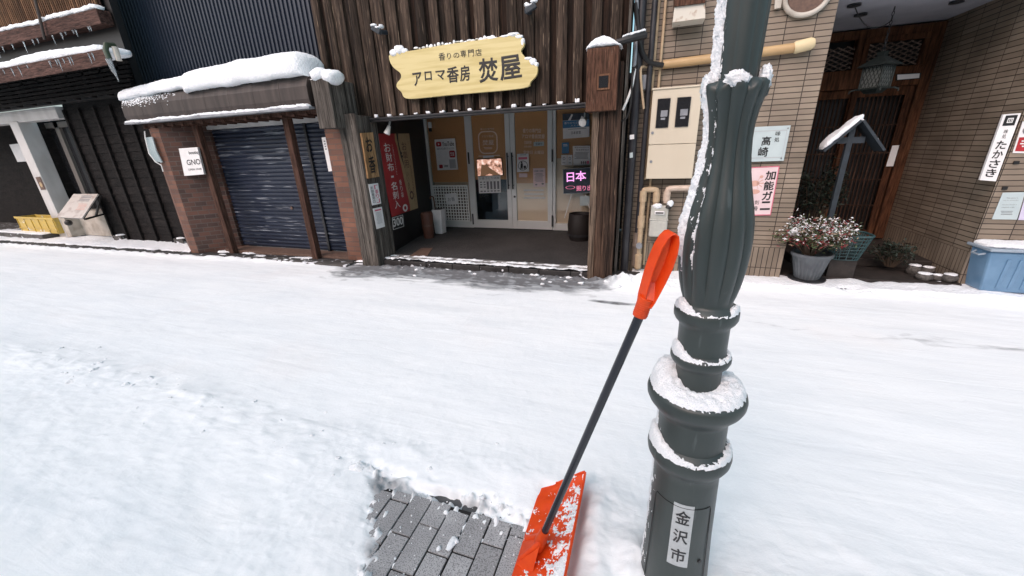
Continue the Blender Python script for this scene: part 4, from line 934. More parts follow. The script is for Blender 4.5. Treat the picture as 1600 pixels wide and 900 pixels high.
# shutters
for (a, b) in ((SHX0 + .02, -4.72), (-4.68, SHX1)):
    pr = []; z = .12
    while z < 2.0: pr += [(4.68, z), (4.668, z + .012), (4.664, z + .03), (4.668, z + .048), (4.68, z + .056)]; z += .06
    MB().add([(a, y, z_) for y, z_ in pr] + [(b, y, z_) for y, z_ in pr], [(i, i + 1, len(pr) + i + 1, len(pr) + i) for i in range(len(pr) - 1)]).build('shutter', 'shutter', bt)
MB().box(-4.72, 4.64, .05, -4.68, 4.72, 2.0).build('shutter_rail', 'dark_metal', bt)
MB().box(-6.6, 4.60, 1.985, -4.12, 4.7, 2.10).build('shutter_housing', 'white_paint', bt)
MB().box(-6.7, 4.40, .0, -4.12, 4.70, .11).build('sill', 'mat_brown', bt)
MB().tube([(-5.3, 4.66, .78), (-5.3, 4.654, .78)], .025, 14).build('shutter_lock', 'mat_brown', bt)
# posts
for (bp_, tp, tb) in (((366, 395), (309, 203), 4.30), ((496, 404), (450, 193), 4.32)):
    p = PZ(bp_[0], bp_[1], .07); t = PY(tp[0], tp[1], p.y)
    MB().hexa([(p.x - .05, p.y - .045, .03), (p.x + .05, p.y - .045, .03), (p.x + .05, p.y + .045, .03), (p.x - .05, p.y + .045, .03)],
              [(t.x - .05, p.y - .045, 2.06), (t.x + .05, p.y - .045, 2.06), (t.x + .05, p.y + .045, 2.06), (t.x - .05, p.y + .045, 2.06)]).build('post', 'red_wood', bt, bevel=.006)
# awning
ax0, ax1 = -7.55, -3.98
mb = MB(); prof = [(4.12, 2.135), (4.10, 2.2), (4.10, 2.34), (4.14, 2.44), (4.24, 2.52), (4.5, 2.58), (4.9, 2.6), (4.9, 2.12), (4.16, 2.12)]
for i in range(8):
    a = ax0 + (ax1 - ax0) * i / 8; b = ax0 + (ax1 - ax0) * (i + 1) / 8 - .004; n_ = len(prof)
    mb.add([(a, y, z) for y, z in prof] + [(b, y, z) for y, z in prof], [tuple(range(n_)), tuple(range(2 * n_ - 1, n_ - 1, -1))] + [(j, n_ + j, n_ + (j + 1) % n_, (j + 1) % n_) for j in range(n_)])
aw = mb.build('awning', 'awning', bt)
MB().box(ax0 + .02, 4.05, 2.085, ax1 + .02, 4.14, 2.112).build('edge_trim', 'grey_metal', aw, bevel=.003)
mb = MB(); mb.box(ax0 + .2, 4.18, 2.04, ax1, 4.3, 2.083)
for i in range(16): mb.box(ax0 + .25 + i * .21, 4.15, 2.02, ax0 + .29 + i * .21, 4.5, 2.05)
mb.build('underside_batten', 'red_wood', aw)
snow_loaf((-7.62, 4.30, 2.44), (-6.05, 4.30, 2.50), .42, .17, 'thinner left snow slab sliding off the brown awning', seed=3, thf=lambda t: .8 + .2 * t, rough=.12, droop=.05)
snow_loaf((-6.10, 4.27, 2.43), (-3.98, 4.27, 2.47), .50, .27, 'thick right snow slab on the brown awning', seed=8, thf=lambda t: .92 + .12 * math.sin(t * 2.8), rough=.10, droop=.07)
snow_loaf((ax0 + .02, 4.095, 2.106), (ax1 + .0, 4.095, 2.106), .085, .035, 'narrow line of snow on the grey awning edge', nx=150, name='snow_line', seed=2, rough=.7)
# frost specks on fascia left end
lst = []
for i in range(520):
    x = ax0 + .02 + abs(random.gauss(0, .45)); z = 2.45 - abs(random.gauss(0, .055))
    if x > -6.2: continue
    lst.append((Vector((x, 4.098 if z < 2.34 else 4.10 + (z - 2.34) * .4, z)), random.uniform(.003, .016), .004, random.uniform(.003, .010)))
mb = MB()
for i, a in enumerate(lst):
    b = blob(*a, seed=i, n=6); mb.add(b.v, b.f)
mb.build('snow_dust', 'snow', kind='stuff', label='powdery snow specks on the left awning fascia', category='snow')
# box sign
c = [PY(x, y, 4.26) for x, y in ((279, 232), (308, 230), (319, 272.5), (288, 275))]
bs = thing('box_sign', 'white box sign with black boutique lettering on the brick pier', 'sign', c[3])
dx_ = Vector((-.03, .05, 0))
MB().hexa([c[3], c[2], c[2] + dx_, c[3] + dx_], [c[0], c[1], c[1] + dx_, c[0] + dx_]).build('casing', 'paper', bs, bevel=.004)
mp = quadmap(c, FRONT, .003)
MB().text('boutiq', mp, .5, .12, .98, .27, .012).text('GNO', mp, .28, .42, .98, .62, .012).text('OPEN 10:00', mp, .28, .75, .95, .82).build('lettering', 'black', bs)
sg = [PY(x, y, 4.5) for x, y in ((503, 215), (508, 214), (519, 267), (514, 268))]
r_, mp = poster('narrow_sign', 'narrow white sign at the right end of the navy shutter', 'sign', [PY(x, y, 4.5) for x, y in ((503, 215), (509, 214), (520, 267), (514, 268))], FRONT, 'paper')
MB().lines(mp, .3, .1, .8, .4, 4).build('lettering', 'grey_ink', r_)
# hanging rack on left side of the brick
c = PY(236, 208, 4.15)
mb = MB(); q = [PY(226, 205, 4.15), PY(227, 216, 4.12), PY(233, 240, 4.1), PY(243, 253, 4.12), PY(252, 258, 4.15), PY(255, 268, 4.15)]
hk = thing('hanging_bundle', 'pale blue striped bundle hung in a wire hook by the brick pier', 'bundle', PY(240, 250, 4.16))
MB().tube(q, .008, 6).build('wire_hook', 'grid_white', hk)
cc_ = [PY(x, y, 4.16) for x, y in ((229, 215), (238, 214), (254, 254), (243, 252))]
mb = MB()
for i in range(4):
    a = cc_[0].lerp(cc_[1], i / 3.3); b = cc_[3].lerp(cc_[2], i / 3.3); mb.tube([a, a.lerp(b, .5) + Vector((0, -.02, -.02)), b], .017, 6)
mb.build('folded_sheet', 'paper_blue', hk)

# ------------------------------------------------------------------ old townhouse at left
th_ = thing('old_townhouse', 'old timber townhouse with black board wall and white framed shop window', 'building', (-10.5, 5, 0))
# black board wall
BX0, BX1, BY = -10.35, -8.02, 4.72
mb = MB(); z = .08; i = 0
while z < 2.5: mb.hexa([(BX0, BY - .014, z), (BX1, BY - .014, z), (BX1, BY + .02, z), (BX0, BY + .02, z)], [(BX0, BY, z + .155), (BX1, BY, z + .155), (BX1, BY + .02, z + .155), (BX0, BY + .02, z + .155)]); z += .15
mb.box(BX0 + .01, BY + .021, 0, BX1 - .01, BY + .1, 2.5)
mb.build('board_wall', 'black_wood', th_)
mb = MB()
for i in range(6): xx = BX0 + .02 + (BX1 - BX0 - .06) * i / 5; mb.box(xx, BY - .05, .06, xx + .045, BY - .015, 2.5)
mb.build('wall_batten', 'black_wood', th_)
MB().box(-10.5, 4.66, 0, -8.0, 4.9, .075).build('footing', 'concrete', th_)
# white frame
mb = MB(); mb.box(-12.02, 4.58, .08, -11.72, 4.85, 2.38).box(-24, 4.60, 2.36, -10.36, 4.8, 2.56)
mb.build('white_frame', 'white_paint', th_, bevel=.008)
MB().box(-11.72, 4.80, .1, -10.36, 4.9, .62).box(-11.72, 4.58, .1, -11.55, 4.80, .6).build('low_wall', 'plaster', th_)
wn = MB().box(-11.72, 5.0, .62, -10.36, 5.02, 2.36).build('shop_window', 'glass_dark', th_)
mb = MB(); mb.box(-11.42, 4.95, .62, -11.28, 5.0, 2.36).box(-11.72, 4.95, 2.26, -10.36, 5.0, 2.36).box(-11.72, 4.9, .55, -10.36, 5.02, .64); mb.build('window_frame', mat('taupe frame', (.16, .145, .13), .5), wn)
MB().box(-24, 5.7, 0, -11.9, 5.8, 2.6).box(-24, 4.81, 2.42, -11.73, 5.69, 2.55).box(-24, 4.7, 0, -23.8, 5.7, 2.6).box(-11.9, 4.86, .0, -11.73, 5.8, 2.4).box(-13.6, 5.6, 0, -13.4, 5.69, 2.3).build('recess_wall', 'black_wood', th_)
ed = MB().box(-13.3, 5.5, .1, -12.5, 5.55, 2.1).build('entrance_door', 'black_wood', th_)
mb = MB(); mb.box(-13.3, 5.44, .1, -13.22, 5.499, 2.1).box(-12.55, 5.44, .1, -12.5, 5.499, 2.1).box(-12.95, 5.44, .1, -12.9, 5.499, 2.1); mb.build('door_stile', 'copper_wood', ed)
# eave, slatted band above
mb = MB()
for i in range(7): z = 2.59 + i * .062; mb.box(-24, 4.36 + .008 * i, z, -7.62, 4.40 + .008 * i, z + .04)
mb.build('transom_slat', 'black_wood', th_)
mb = MB()
for i in range(19):
    x = -16 + i * .45; MB().box(x, 4.40, 2.575, x + .05, 4.47, 3.05).build('transom_stile', 'black_wood', th_)
MB().box(-24, 4.50, 2.57, -7.72, 4.6, 4.9).build('upper_wall', 'black', th_)
pr = [(3.86, 2.90), (3.86, 2.98), (4.5, 3.10), (4.5, 3.04), (3.9, 2.90)]
ev = MB().add([(-24, y, z) for y, z in pr] + [(-7.62, y, z) for y, z in pr], [(0, 1, 2, 3, 4), (9, 8, 7, 6, 5)] + [(j, 5 + j, 5 + (j + 1) % 5, (j + 1) % 5) for j in range(5)]).build('eave_roof', 'black_wood', th_)
MB().box(-24, 3.84, 2.80, -6.95, 3.858, 2.985).build('fascia', 'beam_red', ev)
# upper beam and lattice
MB().box(-24, 4.32, 3.47, -7.75, 4.49, 3.66).build('upper_beam', 'beam_red', th_, bevel=.008)
mb = MB()
for i in range(157): x = -16 + i * .052; mb.box(x, 4.40, 3.70, x + .026, 4.44, 4.9)
mb.build('lattice', 'slat_wood', th_)
MB().box(-24, 4.445, 3.70, -7.84, 4.46, 4.9).build('lattice_backing', 'beam_red', th_)
MB().tube([PY(48, -30, 4.28), PY(62, 28, 4.28), PY(70, 62, 4.28)], .02, 8).build('downpipe', 'awning', th_)
snow_loaf((-20, 4.06, 2.965), (-7.12, 4.06, 2.965), .44, .15, 'long thick snow layer on the lower eave of the townhouse', nx=180, seed=5, thf=lambda t: .9 + .15 * math.sin(t * 30), rough=.14)
snow_loaf((-20, 4.38, 3.655), (-7.76, 4.38, 3.655), .15, .06, 'thin snow strip along the upper beam of the townhouse', nx=200, name='snow_line', seed=6, rough=.6)
# icicles
def icicles(x0, x1, y, z, n_, label, lm):
    for i in range(n_):
        x = random.uniform(x0, x1); L = random.uniform(.04, lm) * (1 if random.random() < .7 else 1.5)
        mb = MB(); mb.tube([(x, y, z), (x + .003, y, z - L * .4), (x + .002, y + .003, z - L)], [random.uniform(.008, .013), .006, .001], 6)
        mb.build('icicle', 'ice', smooth=True, label=label, category='icicle', group='icicles on the old townhouse')
icicles(-10.4, -7.1, 3.835, 2.965, 24, 'thin clear icicle hanging from the lower snowy eave', .10)
icicles(-11.2, -7.8, 4.325, 3.47, 24, 'clear icicle hanging under the upper reddish beam', .15)
# drain elbow with icicle, pipe along navy wall
rt = thing('drain_elbow', 'green rain gutter elbow at the end of the snowy eave', 'drainpipe', PY(172, 92, 3.83))
MB().tube([PY(178, 71, 3.95), PY(166, 70, 3.83), PY(165, 78, 3.82), PY(171, 92, 3.82)], .032, 10).build('elbow', 'green_pipe', rt, smooth=True)
mb = MB(); a = PY(171, 92, 3.82); b = PY(186, 128, 3.82)
for i in range(4): o_ = Vector((random.uniform(-.02, .02), random.uniform(-.02, .02), 0)); mb.tube([a + o_, a.lerp(b, .5) + o_ * .8, a.lerp(b, .75 + .08 * i) + o_ * .4], [.02, .014, .002], 6)
mb.build('icicle', 'ice', smooth=True, label='largest icicle, hanging from the green gutter elbow', category='icicle')
mb = MB(); mb.tube([PY(155, 0, 4.85) + Vector((0, 0, 1.0)), PY(155, 0, 4.85), PY(180, 66, 4.82), PY(207, 136, 4.8)], .028, 10)
pp_ = mb.build('drainpipe', 'grey_metal', smooth=True, label='thin grey drainpipe down the left edge of the navy wall', category='drainpipe')
MB().box(*(PY(170, 38, 4.8) - Vector((.05, .02, .012))), *(PY(170, 38, 4.8) + Vector((.05, .05, .012)))).box(*(PY(192, 95, 4.8) - Vector((.05, .02, .012))), *(PY(192, 95, 4.8) + Vector((.05, .05, .012)))).build('bracket', 'grey_metal', pp_)
MB().tube([PY(179, 73, 3.9), PY(186, 95, 3.9)], .035, 8).build('pipe_sleeve', 'plaster', label='short pale pipe sleeve beside the green gutter elbow', category='pipe')

# items by the townhouse
# tilted menu board
c = [PY(115, 303, 4.62), PY(153, 303, 4.62), PZ(0, 0, 1) if 0 else PY(128, 341, 4.25), PY(88, 339, 4.25)]
mbd = thing('menu_board', 'tilted faded menu board on black brackets under the shop window', 'menu board', PY(108, 348, 4.5))
nn = (c[1] - c[0]).cross(c[0] - c[3]).normalized(); nn = nn if nn.y < 0 else -nn
MB().plate(c, -nn, .02).build('board', mat('faded menu print', (.56, .50, .45), .4, (.33, .24, .2), scale=(3, 3, 6), nscale=2, lo=.5, hi=.75), mbd)
MB().plate([p - nn * .021 for p in c], -nn, .012).build('rim', 'dark_metal', mbd)
mp = quadmap(c, nn, .002)
MB().lines(mp, .35, .08, .9, .35, 4).build('print', 'grey_ink', mbd); MB().lines(mp, .5, .42, .9, .7, 5).build('print', 'crab', mbd)
MB().beam(c[1] - nn * .05, PY(150, 338, 4.7), .03, .03).beam(c[2] - nn * .04, PY(168, 333, 4.75), .03, .03).build('bracket', 'black', mbd)
b = blob(PY(107, 348, 4.5), .07, .06, .06, amp=.03); b.build('round_vent', 'black', smooth=True, label='round black vent cap on the low dirty white wall', category='vent')
# crate
ca = [PZ(30, 360, .2), PZ(86, 352, .2)]
a = PY(34, 361, 4.5); b2 = PY(86, 356, 4.5); tz = PY(30, 339, 4.5).z
cr = thing('plastic_crate', 'yellow plastic crate with frosted side on the stone step', 'crate', ((a.x + b2.x) / 2, 4.62, a.z))
z0, z1 = a.z, tz
mb = MB(); xa, xb = a.x, b2.x + .08
mb.box(xa, 4.5, z0, xb, 4.515, z1).box(xa, 4.8, z0, xb, 4.815, z1).box(xa, 4.516, z0, xa + .015, 4.799, z1).box(xb - .015, 4.516, z0, xb, 4.799, z1).box(xa, 4.5, z0 - .012, xb, 4.815, z0 - .001)
mb.build('body', 'yellow', cr, bevel=.004)
mb = MB(); mb.box(xa - .012, 4.485, z1 - .035, xb + .012, 4.499, z1 + .008)
for i in range(6): x = xa + .04 + (xb - xa - .08) * i / 5; mb.box(x, 4.488, z0, x + .012, 4.499, z1 - .036)
mb.box(xa, 4.487, z0 + .07, xb, 4.4975, z0 + .085)
mb.build('rib', 'yellow', cr)
s0 = PZ(12, 367, .06); s1 = PZ(92, 372, .06)
MB().box(s0.x, 4.33, .0, s1.x, 4.95, a.z - .014).build('stone_step', 'concrete', label='long low stone step in front of the dark entrance', category='step', bevel=.01)
snow_loaf((s0.x + .03, 4.46, a.z - .02), (s1.x - .05, 4.46, a.z - .02), .24, .03, 'snow sheet on the front edge of the stone step', nx=40, rough=.3)
for px, py, lb in ((193, 372, 'grey concrete block under the left end of the black wall'), (288, 377, 'grey concrete block where the black wall meets the bricks')):
    p = PZ(px, py, .1); MB().box(p.x - .13, p.y - .1, .03, p.x + .13, p.y + .12, .17).build('concrete_block', 'concrete', label=lb, category='block', bevel=.01)
    blobs([(Vector((p.x, p.y, .17)), .12, .1, .02)], 'snow_clump', 'thin snow cap on the ' + lb)
r_, mp = poster('white_board', 'white board leaning inside the dark entrance recess', 'board', [PY(x, y, 5.4) for x, y in ((15, 226), (32, 224), (45, 252), (28, 253))], FRONT, 'paper')
r_, mp = poster('small_plate', 'small dark plate on the white pillar', 'plate', [PY(x, y, 4.575) for x, y in ((56, 277), (63, 276), (72, 296), (65, 297))], FRONT, 'mat_brown')
MB().disc(mp, .5, .6, .25, .2).build('mark', 'cream', r_)

# ------------------------------------------------------------------ tiled restaurant
TY = 4.78
TX1 = 1.47; RX_ = 3.06; RYF = 4.92; RDY = 6.45
tb = thing('tiled_restaurant', 'beige tiled restaurant with recessed wooden entrance', 'building', (1.5, 5.0, 0))
MB().box(-.26, TY, 0, TX1, 6.6, 4.4).build('tiled_wall', 'tile', tb)
MB().box(RX_, RYF, 0, 8.5, 7.0, 4.4).build('tiled_wall', 'tile', tb)
CZ = PX(1510, 18, RX_).z
cl = MB().box(TX1 + .001, TY + .02, CZ, RX_ - .001, RDY + .2, CZ + .15).build('porch_ceiling', 'ceiling', tb)
MB().box(TX1, TY, CZ + .151, RX_, TY + .4, 4.4).build('tiled_wall', 'tile', tb)
mb = MB()
for px, py in ((1335, 7), (1345, 22), (1495, 2)):
    p = PZ(px, py, CZ - .003); MB().tube([(p.x, p.y, CZ - .001), (p.x, p.y, CZ - .02)], .055, 16).build('downlight', 'dark_metal', cl)
MB().box(TX1, 4.86, 0, RX_, 6.6, .10).build('entrance_floor', 'stone_dark', tb)
MB().box(TX1 + .25, 5.35, .101, RX_ - .002, 6.6, .2).build('entrance_step', 'stone_dark', tb, bevel=.01)
MB().box(TX1 + .001, RDY + .12, 0, RX_ - .001, RDY + .2, CZ).build('back_wall', 'black', tb)
# entrance joinery
en = thing('entrance_screen', 'brown timber entrance with lattice sliding doors and diamond transom', 'entrance', (2.3, RDY, .2))
ez = .22; zt = CZ - .02; zb1 = PY(1440, 140, RDY).z; zb2 = PY(1440, 105, RDY).z; xm = PY(1345, 60, RDY).x
zA = PY(1480, 98, RDY).z; zB = PY(1470, 130, RDY).z
mb = MB(); mb.box(RX_ - .11, RDY - .05, ez, RX_ - .002, RDY + .06, zt).box(TX1 + .003, RDY - .048, zt - .09, RX_ - .11, RDY + .06, zt).box(TX1 + .003, RDY - .046, zB, RX_ - .11, RDY + .06, zA)
mb.box(xm - .035, RDY - .044, zA, xm + .035, RDY + .06, zt - .09)
mb.box(xm + .035, RDY - .06, zt - .15, RX_ - .11, RDY - .01, zt - .091).box(xm + .035, RDY - .055, zA + .001, xm + .09, RDY, zt - .151).box(RX_ - .17, RDY - .055, zA + .001, RX_ - .112, RDY, zt - .151)
mb.build('frame', 'door_wood', en, bevel=.005)
MB().box(TX1 + .003, RDY - .05, ez - .04, RX_ - .11, RDY + .06, ez).build('threshold', 'lattice_wood', en)
# diamond transom
mb = MB()
for (xa, xb) in ((TX1, xm - .036), (xm + .092, RX_ - .172)):
    za, zc = zA + .003, zt - .155; s_ = .10; wdt = xb - xa; hh = zc - za; sl2 = .5
    k = -20
    for k in range(-14, 30):
        for sg in (1, -1):
            x_0 = xa + k * s_; 
            pts = []
            # line z = za + sg*sl2*(x - x_0) (start bottom or top)
            zz0 = za if sg > 0 else zc
            xs_ = x_0; xe = x_0 + hh / sl2
            a_, b_2 = max(xs_, xa), min(xe, xb)
            if b_2 - a_ < .03: continue
            mb.beam((a_, RDY + .01 * sg, zz0 + sg * sl2 * (a_ - x_0)), (b_2, RDY + .01 * sg, zz0 + sg * sl2 * (b_2 - x_0)), .012, .013, up=(0, 0, 1))
mb.build('diamond_transom', 'transom_wood', en)
c = [PY(x, y, RDY - .052) for x, y in ((1401, 117), (1436, 115), (1435, 122), (1401, 125))]
r_, mp = poster('name_plate', 'small white framed plate over the lattice doors', 'plate', c, FRONT, 'paper', t=.01)
MB().frame(mp, -.06, -.15, 1.06, 1.15, .06, .15).build('rim', 'black', r_)
# lattice doors
xs0, xs1 = TX1, RX_ - .115; xmid = PY(1335, 150, RDY).x
for a, b, yo in ((xs0, xmid + .03, .03), (xmid - .03, xs1, -.012)):
    mb = MB(); mb.box(a, RDY + yo, ez, a + .06, RDY + yo + .03, zB - .002).box(b - .07, RDY + yo, ez, b, RDY + yo + .03, zB - .002).box(a + .06, RDY + yo, zB - .1, b - .07, RDY + yo + .03, zB - .002).box(a + .06, RDY + yo, ez, b - .07, RDY + yo + .03, ez + .1)
    d = mb.build('sliding_door', 'door_wood', en, bevel=.003)
    mb = MB(); n_ = int((b - a - .13) / .042)
    for i in range(1, n_): x = a + .06 + (b - a - .13) * i / n_; mb.box(x - .007, RDY + yo + .004, ez + .1, x + .007, RDY + yo + .022, zB - .1)
    for i in range(1, 5): z = ez + .1 + (zB - .2 - ez) * i / 5; mb.box(a + .06, RDY + yo + .002, z - .008, b - .07, RDY + yo + .02, z + .008)
    mb.build('lattice', 'lattice_wood', d)
p = PY(1428, 240, RDY - .03)
MB().box(p.x - .02, RDY - .035, p.z - .12, p.x + .02, RDY - .014, p.z + .12).build('door_pull', 'grey_metal', en)
r_, mp = poster('door_notice', 'grey white notice taped on the right lattice door', 'notice', [PY(x, y, RDY - .02) for x, y in ((1394, 227.5), (1423, 226), (1413, 259), (1384, 260))], FRONT, 'paper')
MB().vtext('準備中', mp, .42, .25, .58, .75).vtext('本日の営業は', mp, .68, .12, .74, .6).build('lettering', 'light_grey_ink', r_)

# hanging lantern
LY = 5.45
c0 = PY(1370, 120, LY)
ln = thing('hanging_lantern', 'dark bronze hanging lantern with diamond panes on a chain', 'lantern', PY(1370, 148, LY))
hw = .088; h0 = PY(1375, 137, LY).z; h1 = PY(1380, 103, LY).z
ang = R(38); rot = lambda x, y: Vector((c0.x + x * math.cos(ang) - y * math.sin(ang), LY + x * math.sin(ang) + y * math.cos(ang), 0))
def sqr(hw_, z): return [rot(-hw_, -hw_) + Vector((0, 0, z)), rot(hw_, -hw_) + Vector((0, 0, z)), rot(hw_, hw_) + Vector((0, 0, z)), rot(-hw_, hw_) + Vector((0, 0, z))]
mb = MB(); mb.hexa(sqr(hw * 1.25, h0 - .012), sqr(hw * 1.25, h0)); mb.hexa(sqr(hw * 1.5, h1), sqr(hw * 1.4, h1 + .012)); mb.hexa(sqr(hw * 1.4, h1 + .012), sqr(.03, h1 + .09)); mb.hexa(sqr(.028, h1 + .09), sqr(.035, h1 + .13)); mb.hexa(sqr(hw * .6, h0 - .05), sqr(hw * .9, h0 - .012))
for sx in (-1, 1):
    for sy in (-1, 1):
        p = rot(sx * hw, sy * hw); mb.tube([p + Vector((0, 0, h0)), p + Vector((0, 0, h1))], .009, 6)
        q1 = rot(sx * hw * 1.25, sy * hw * 1.25); q2 = rot(sx * hw * 1.6, sy * hw * 1.6); mb.tube([q1 + Vector((0, 0, h0 - .005)), q2 + Vector((0, 0, h0 - .02)), q2 + Vector((0, 0, h0 - .04))], .008, 6)
mb.build('lantern_body', 'verdigris', ln)
MB().hexa(sqr(hw * .93, h0 + .001), sqr(hw * .93, h1 - .001)).build('pane', 'lantern_glass', ln)
mb = MB()
for f_ in range(4):
    s4 = sqr(hw * .95, 0); a, b = s4[f_], s4[(f_ + 1) % 4]
    for k in range(-4, 6):
        for sg in (1, -1):
            u0 = k / 5; u1 = u0 + .55
            za, zb_ = (h0, h1) if sg > 0 else (h1, h0)
            ua, ub = max(u0, 0), min(u1, 1)
            if ub - ua < .05: continue
            fz = lambda u: za + (zb_ - za) * (u - u0) / .55
            mb.tube([a.lerp(b, ua) + Vector((0, 0, fz(ua))), a.lerp(b, ub) + Vector((0, 0, fz(ub)))], .0035, 4)
mb.build('diamond_grille', 'verdigris', ln)
top = Vector((c0.x, LY, h1 + .13)); mb = MB(); zc = h1 + .13
while zc < CZ - .03:
    mb.tube([(c0.x + .009 * math.cos(t_), LY, zc + .022 + .022 * math.sin(t_)) for t_ in [k * math.pi / 4 for k in range(9)]], .0035, 5, caps=False) if int(zc * 1000 / 38) % 2 else mb.tube([(c0.x, LY + .009 * math.cos(t_), zc + .022 + .022 * math.sin(t_)) for t_ in [k * math.pi / 4 for k in range(9)]], .0035, 5, caps=False)
    zc += .038
mb.build('chain', 'dark_metal', ln)
p0 = Vector(PZ(1337, 8, CZ)); zq = PY(1395, 6, LY).z
MB().tube([p0.lerp(Vector((c0.x, LY, CZ - .12)), t_) + Vector((0, 0, -.45 * t_ * (1 - t_) - (.02))) for t_ in [k / 12 for k in range(13)]], .005, 6).build('cable', 'black', ln)

# gabled signpost
GY = 4.98
ap = PY(1340, 190, GY); l0 = PY(1283, 237, GY); r0 = PY(1372, 236, GY + .0)
gp = thing('gabled_signpost', 'blue grey wooden signpost with a small snowy gable roof', 'signpost', (PY(1300, 330, GY).x, GY, .2))
dpt = .10
mb = MB()
for e in (l0, r0):
    e = Vector((e.x, GY, e.z)); d = (e - ap).normalized(); nn2 = Vector((-d.z, 0, d.x)); nn2 = nn2 if nn2.z > 0 else -nn2
    mb.hexa([ap + Vector((0, -dpt, 0)), e + Vector((0, -dpt, 0)), e + Vector((0, dpt, 0)), ap + Vector((0, dpt, 0))], [v + nn2 * .022 for v in (ap + Vector((0, -dpt, 0)), e + Vector((0, -dpt, 0)), e + Vector((0, dpt, 0)), ap + Vector((0, dpt, 0)))])
mb.build('gable_roof', 'slate_blue', gp)
px_ = ap.x - .03
MB().box(px_ - .023, GY - .023, .1, px_ + .023, GY + .023, ap.z - .02).box(px_ - .12, GY - .06, .1, px_ + .12, GY + .06, .14).build('post', 'slate_blue', gp)
MB().box(px_ - .10, GY - .02, ap.z - .2, px_ + .12, GY + .02, ap.z - .14).build('cross_bar', 'slate_blue', gp)
d = (Vector((l0.x, GY, l0.z)) - ap)
snow_loaf(ap + Vector((.02, 0, .022)), Vector((l0.x - .01, GY, l0.z + .022)), .19, .07, 'thick snow on the left slope of the gabled signpost', nx=26, rough=.25)
snow_loaf(ap + Vector((-.01, 0, .022)), Vector((r0.x + .0, GY, r0.z + .022)), .19, .025, 'thin snow on the right slope of the gabled signpost', nx=26, rough=.25)

# meter box
MYF = TY - .16
c = [PY(x, y, MYF) for x, y in ((1020, 143), (1098, 133), (1082, 278), (1009, 280))]
x0 = (c[0].x + c[3].x) / 2; x1 = (c[1].x + c[2].x) / 2; z1 = (c[0].z + c[1].z) / 2; z0 = (c[2].z + c[3].z) / 2
mx_ = thing('meter_box', 'cream metal meter box with two dark windows on the tiled wall', 'meter box', ((x0 + x1) / 2, TY, z0))
zm = z0 + (z1 - z0) * .40
MB().box(x0, MYF, z0, x1, TY - .002, zm - .003).box(x0, MYF, zm + .003, x1, TY - .002, z1).box(x0 + .01, MYF + .01, zm - .003, x1 - .01, TY - .003, zm + .003).build('casing', 'meter_box', mx_, bevel=.006)
MB().box(x0 - .008, MYF - .012, z1 + .001, x1 + .008, TY - .002, z1 + .018).build('top_lip', 'meter_box', mx_, bevel=.004)
for a, b in ((.13, .37), (.53, .78)):
    xa = x0 + (x1 - x0) * a; xb = x0 + (x1 - x0) * b; za, zb_ = zm + .17, z1 - .09
    wd_ = MB().box(xa, MYF - .006, za, xb, MYF - .001, zb_).build('window', 'glass_dark', mx_)
    MB().box(xa - .006, MYF - .009, za - .006, xa, MYF - .0005, zb_ + .006).box(xb, MYF - .009, za - .006, xb + .006, MYF - .0005, zb_ + .006).box(xa, MYF - .0088, zb_, xb, MYF - .0006, zb_ + .006).box(xa, MYF - .0088, za - .006, xb, MYF - .0006, za).build('window_frame', 'dark_metal', wd_)
    MB().box(xa + .035, MYF - .008, za + .10, xb - .012, MYF - .0065, za + .16).box(xa + .04, MYF - .008, za + .07, xb - .03, MYF - .0065, za + .09).build('meter_dial', 'grey_metal', wd_)
MB().tube([(x0 + .03, MYF - .008, zm + .12), (x0 + .03, MYF - .001, zm + .12)], .014, 12).tube([(x0 + .04, MYF - .008, zm - .17), (x0 + .04, MYF - .001, zm - .17)], .014, 12).build('lock', 'grey_metal', mx_)
# gas meter
GYm = TY - .12
c = [PY(x, y, GYm - .06) for x, y in ((1014, 322), (1046, 322), (1041, 371), (1013, 369))]
gx0, gx1_, gzt, gzb = c[3].x, c[1].x, c[0].z, c[2].z
gm = thing('gas_meter', 'pale grey gas meter under the cream meter box', 'gas meter', ((gx0 + gx1_) / 2, GYm, gzb))
MB().box(gx0, GYm - .06, gzb, gx1_, GYm + .06, gzb + (gzt - gzb) * .55).build('casing', 'gas', gm, bevel=.018)
MB().box(gx0 + .004, GYm - .05, gzb + (gzt - gzb) * .57, gx1_ - .004, GYm + .05, gzt).box(gx0 - .004, GYm - .064, gzb + (gzt - gzb) * .53, gx1_ + .004, GYm + .062, gzb + (gzt - gzb) * .58).build('head', 'gas', gm, bevel=.008)
MB().box(gx0 + .045, GYm - .075, gzt - .09, gx1_ - .045, GYm - .051, gzt - .055).build('counter', 'paper', gm, bevel=.003)
MB().box(gx0 + .055, GYm - .078, gzt - .08, gx1_ - .055, GYm - .0755, gzt - .065).build('counter_window', 'black', gm)
MB().tube([(gx1_ - .015, GYm - .08, gzt - .02), (gx1_ + .01, GYm - .06, gzt + .03)], .03, 12).build('valve_knob', 'black', gm, smooth=True)
blobs([(Vector((gx1_ + .005, GYm - .07, gzt + .03)), .035, .035, .04)], 'snow_clump', 'snow cap on the black knob of the gas meter')
blobs([(Vector((gx0 + .07, GYm - .04, gzt + .0)), .055, .03, .028)], 'snow_clump', 'small snow patch on top of the gas meter head')
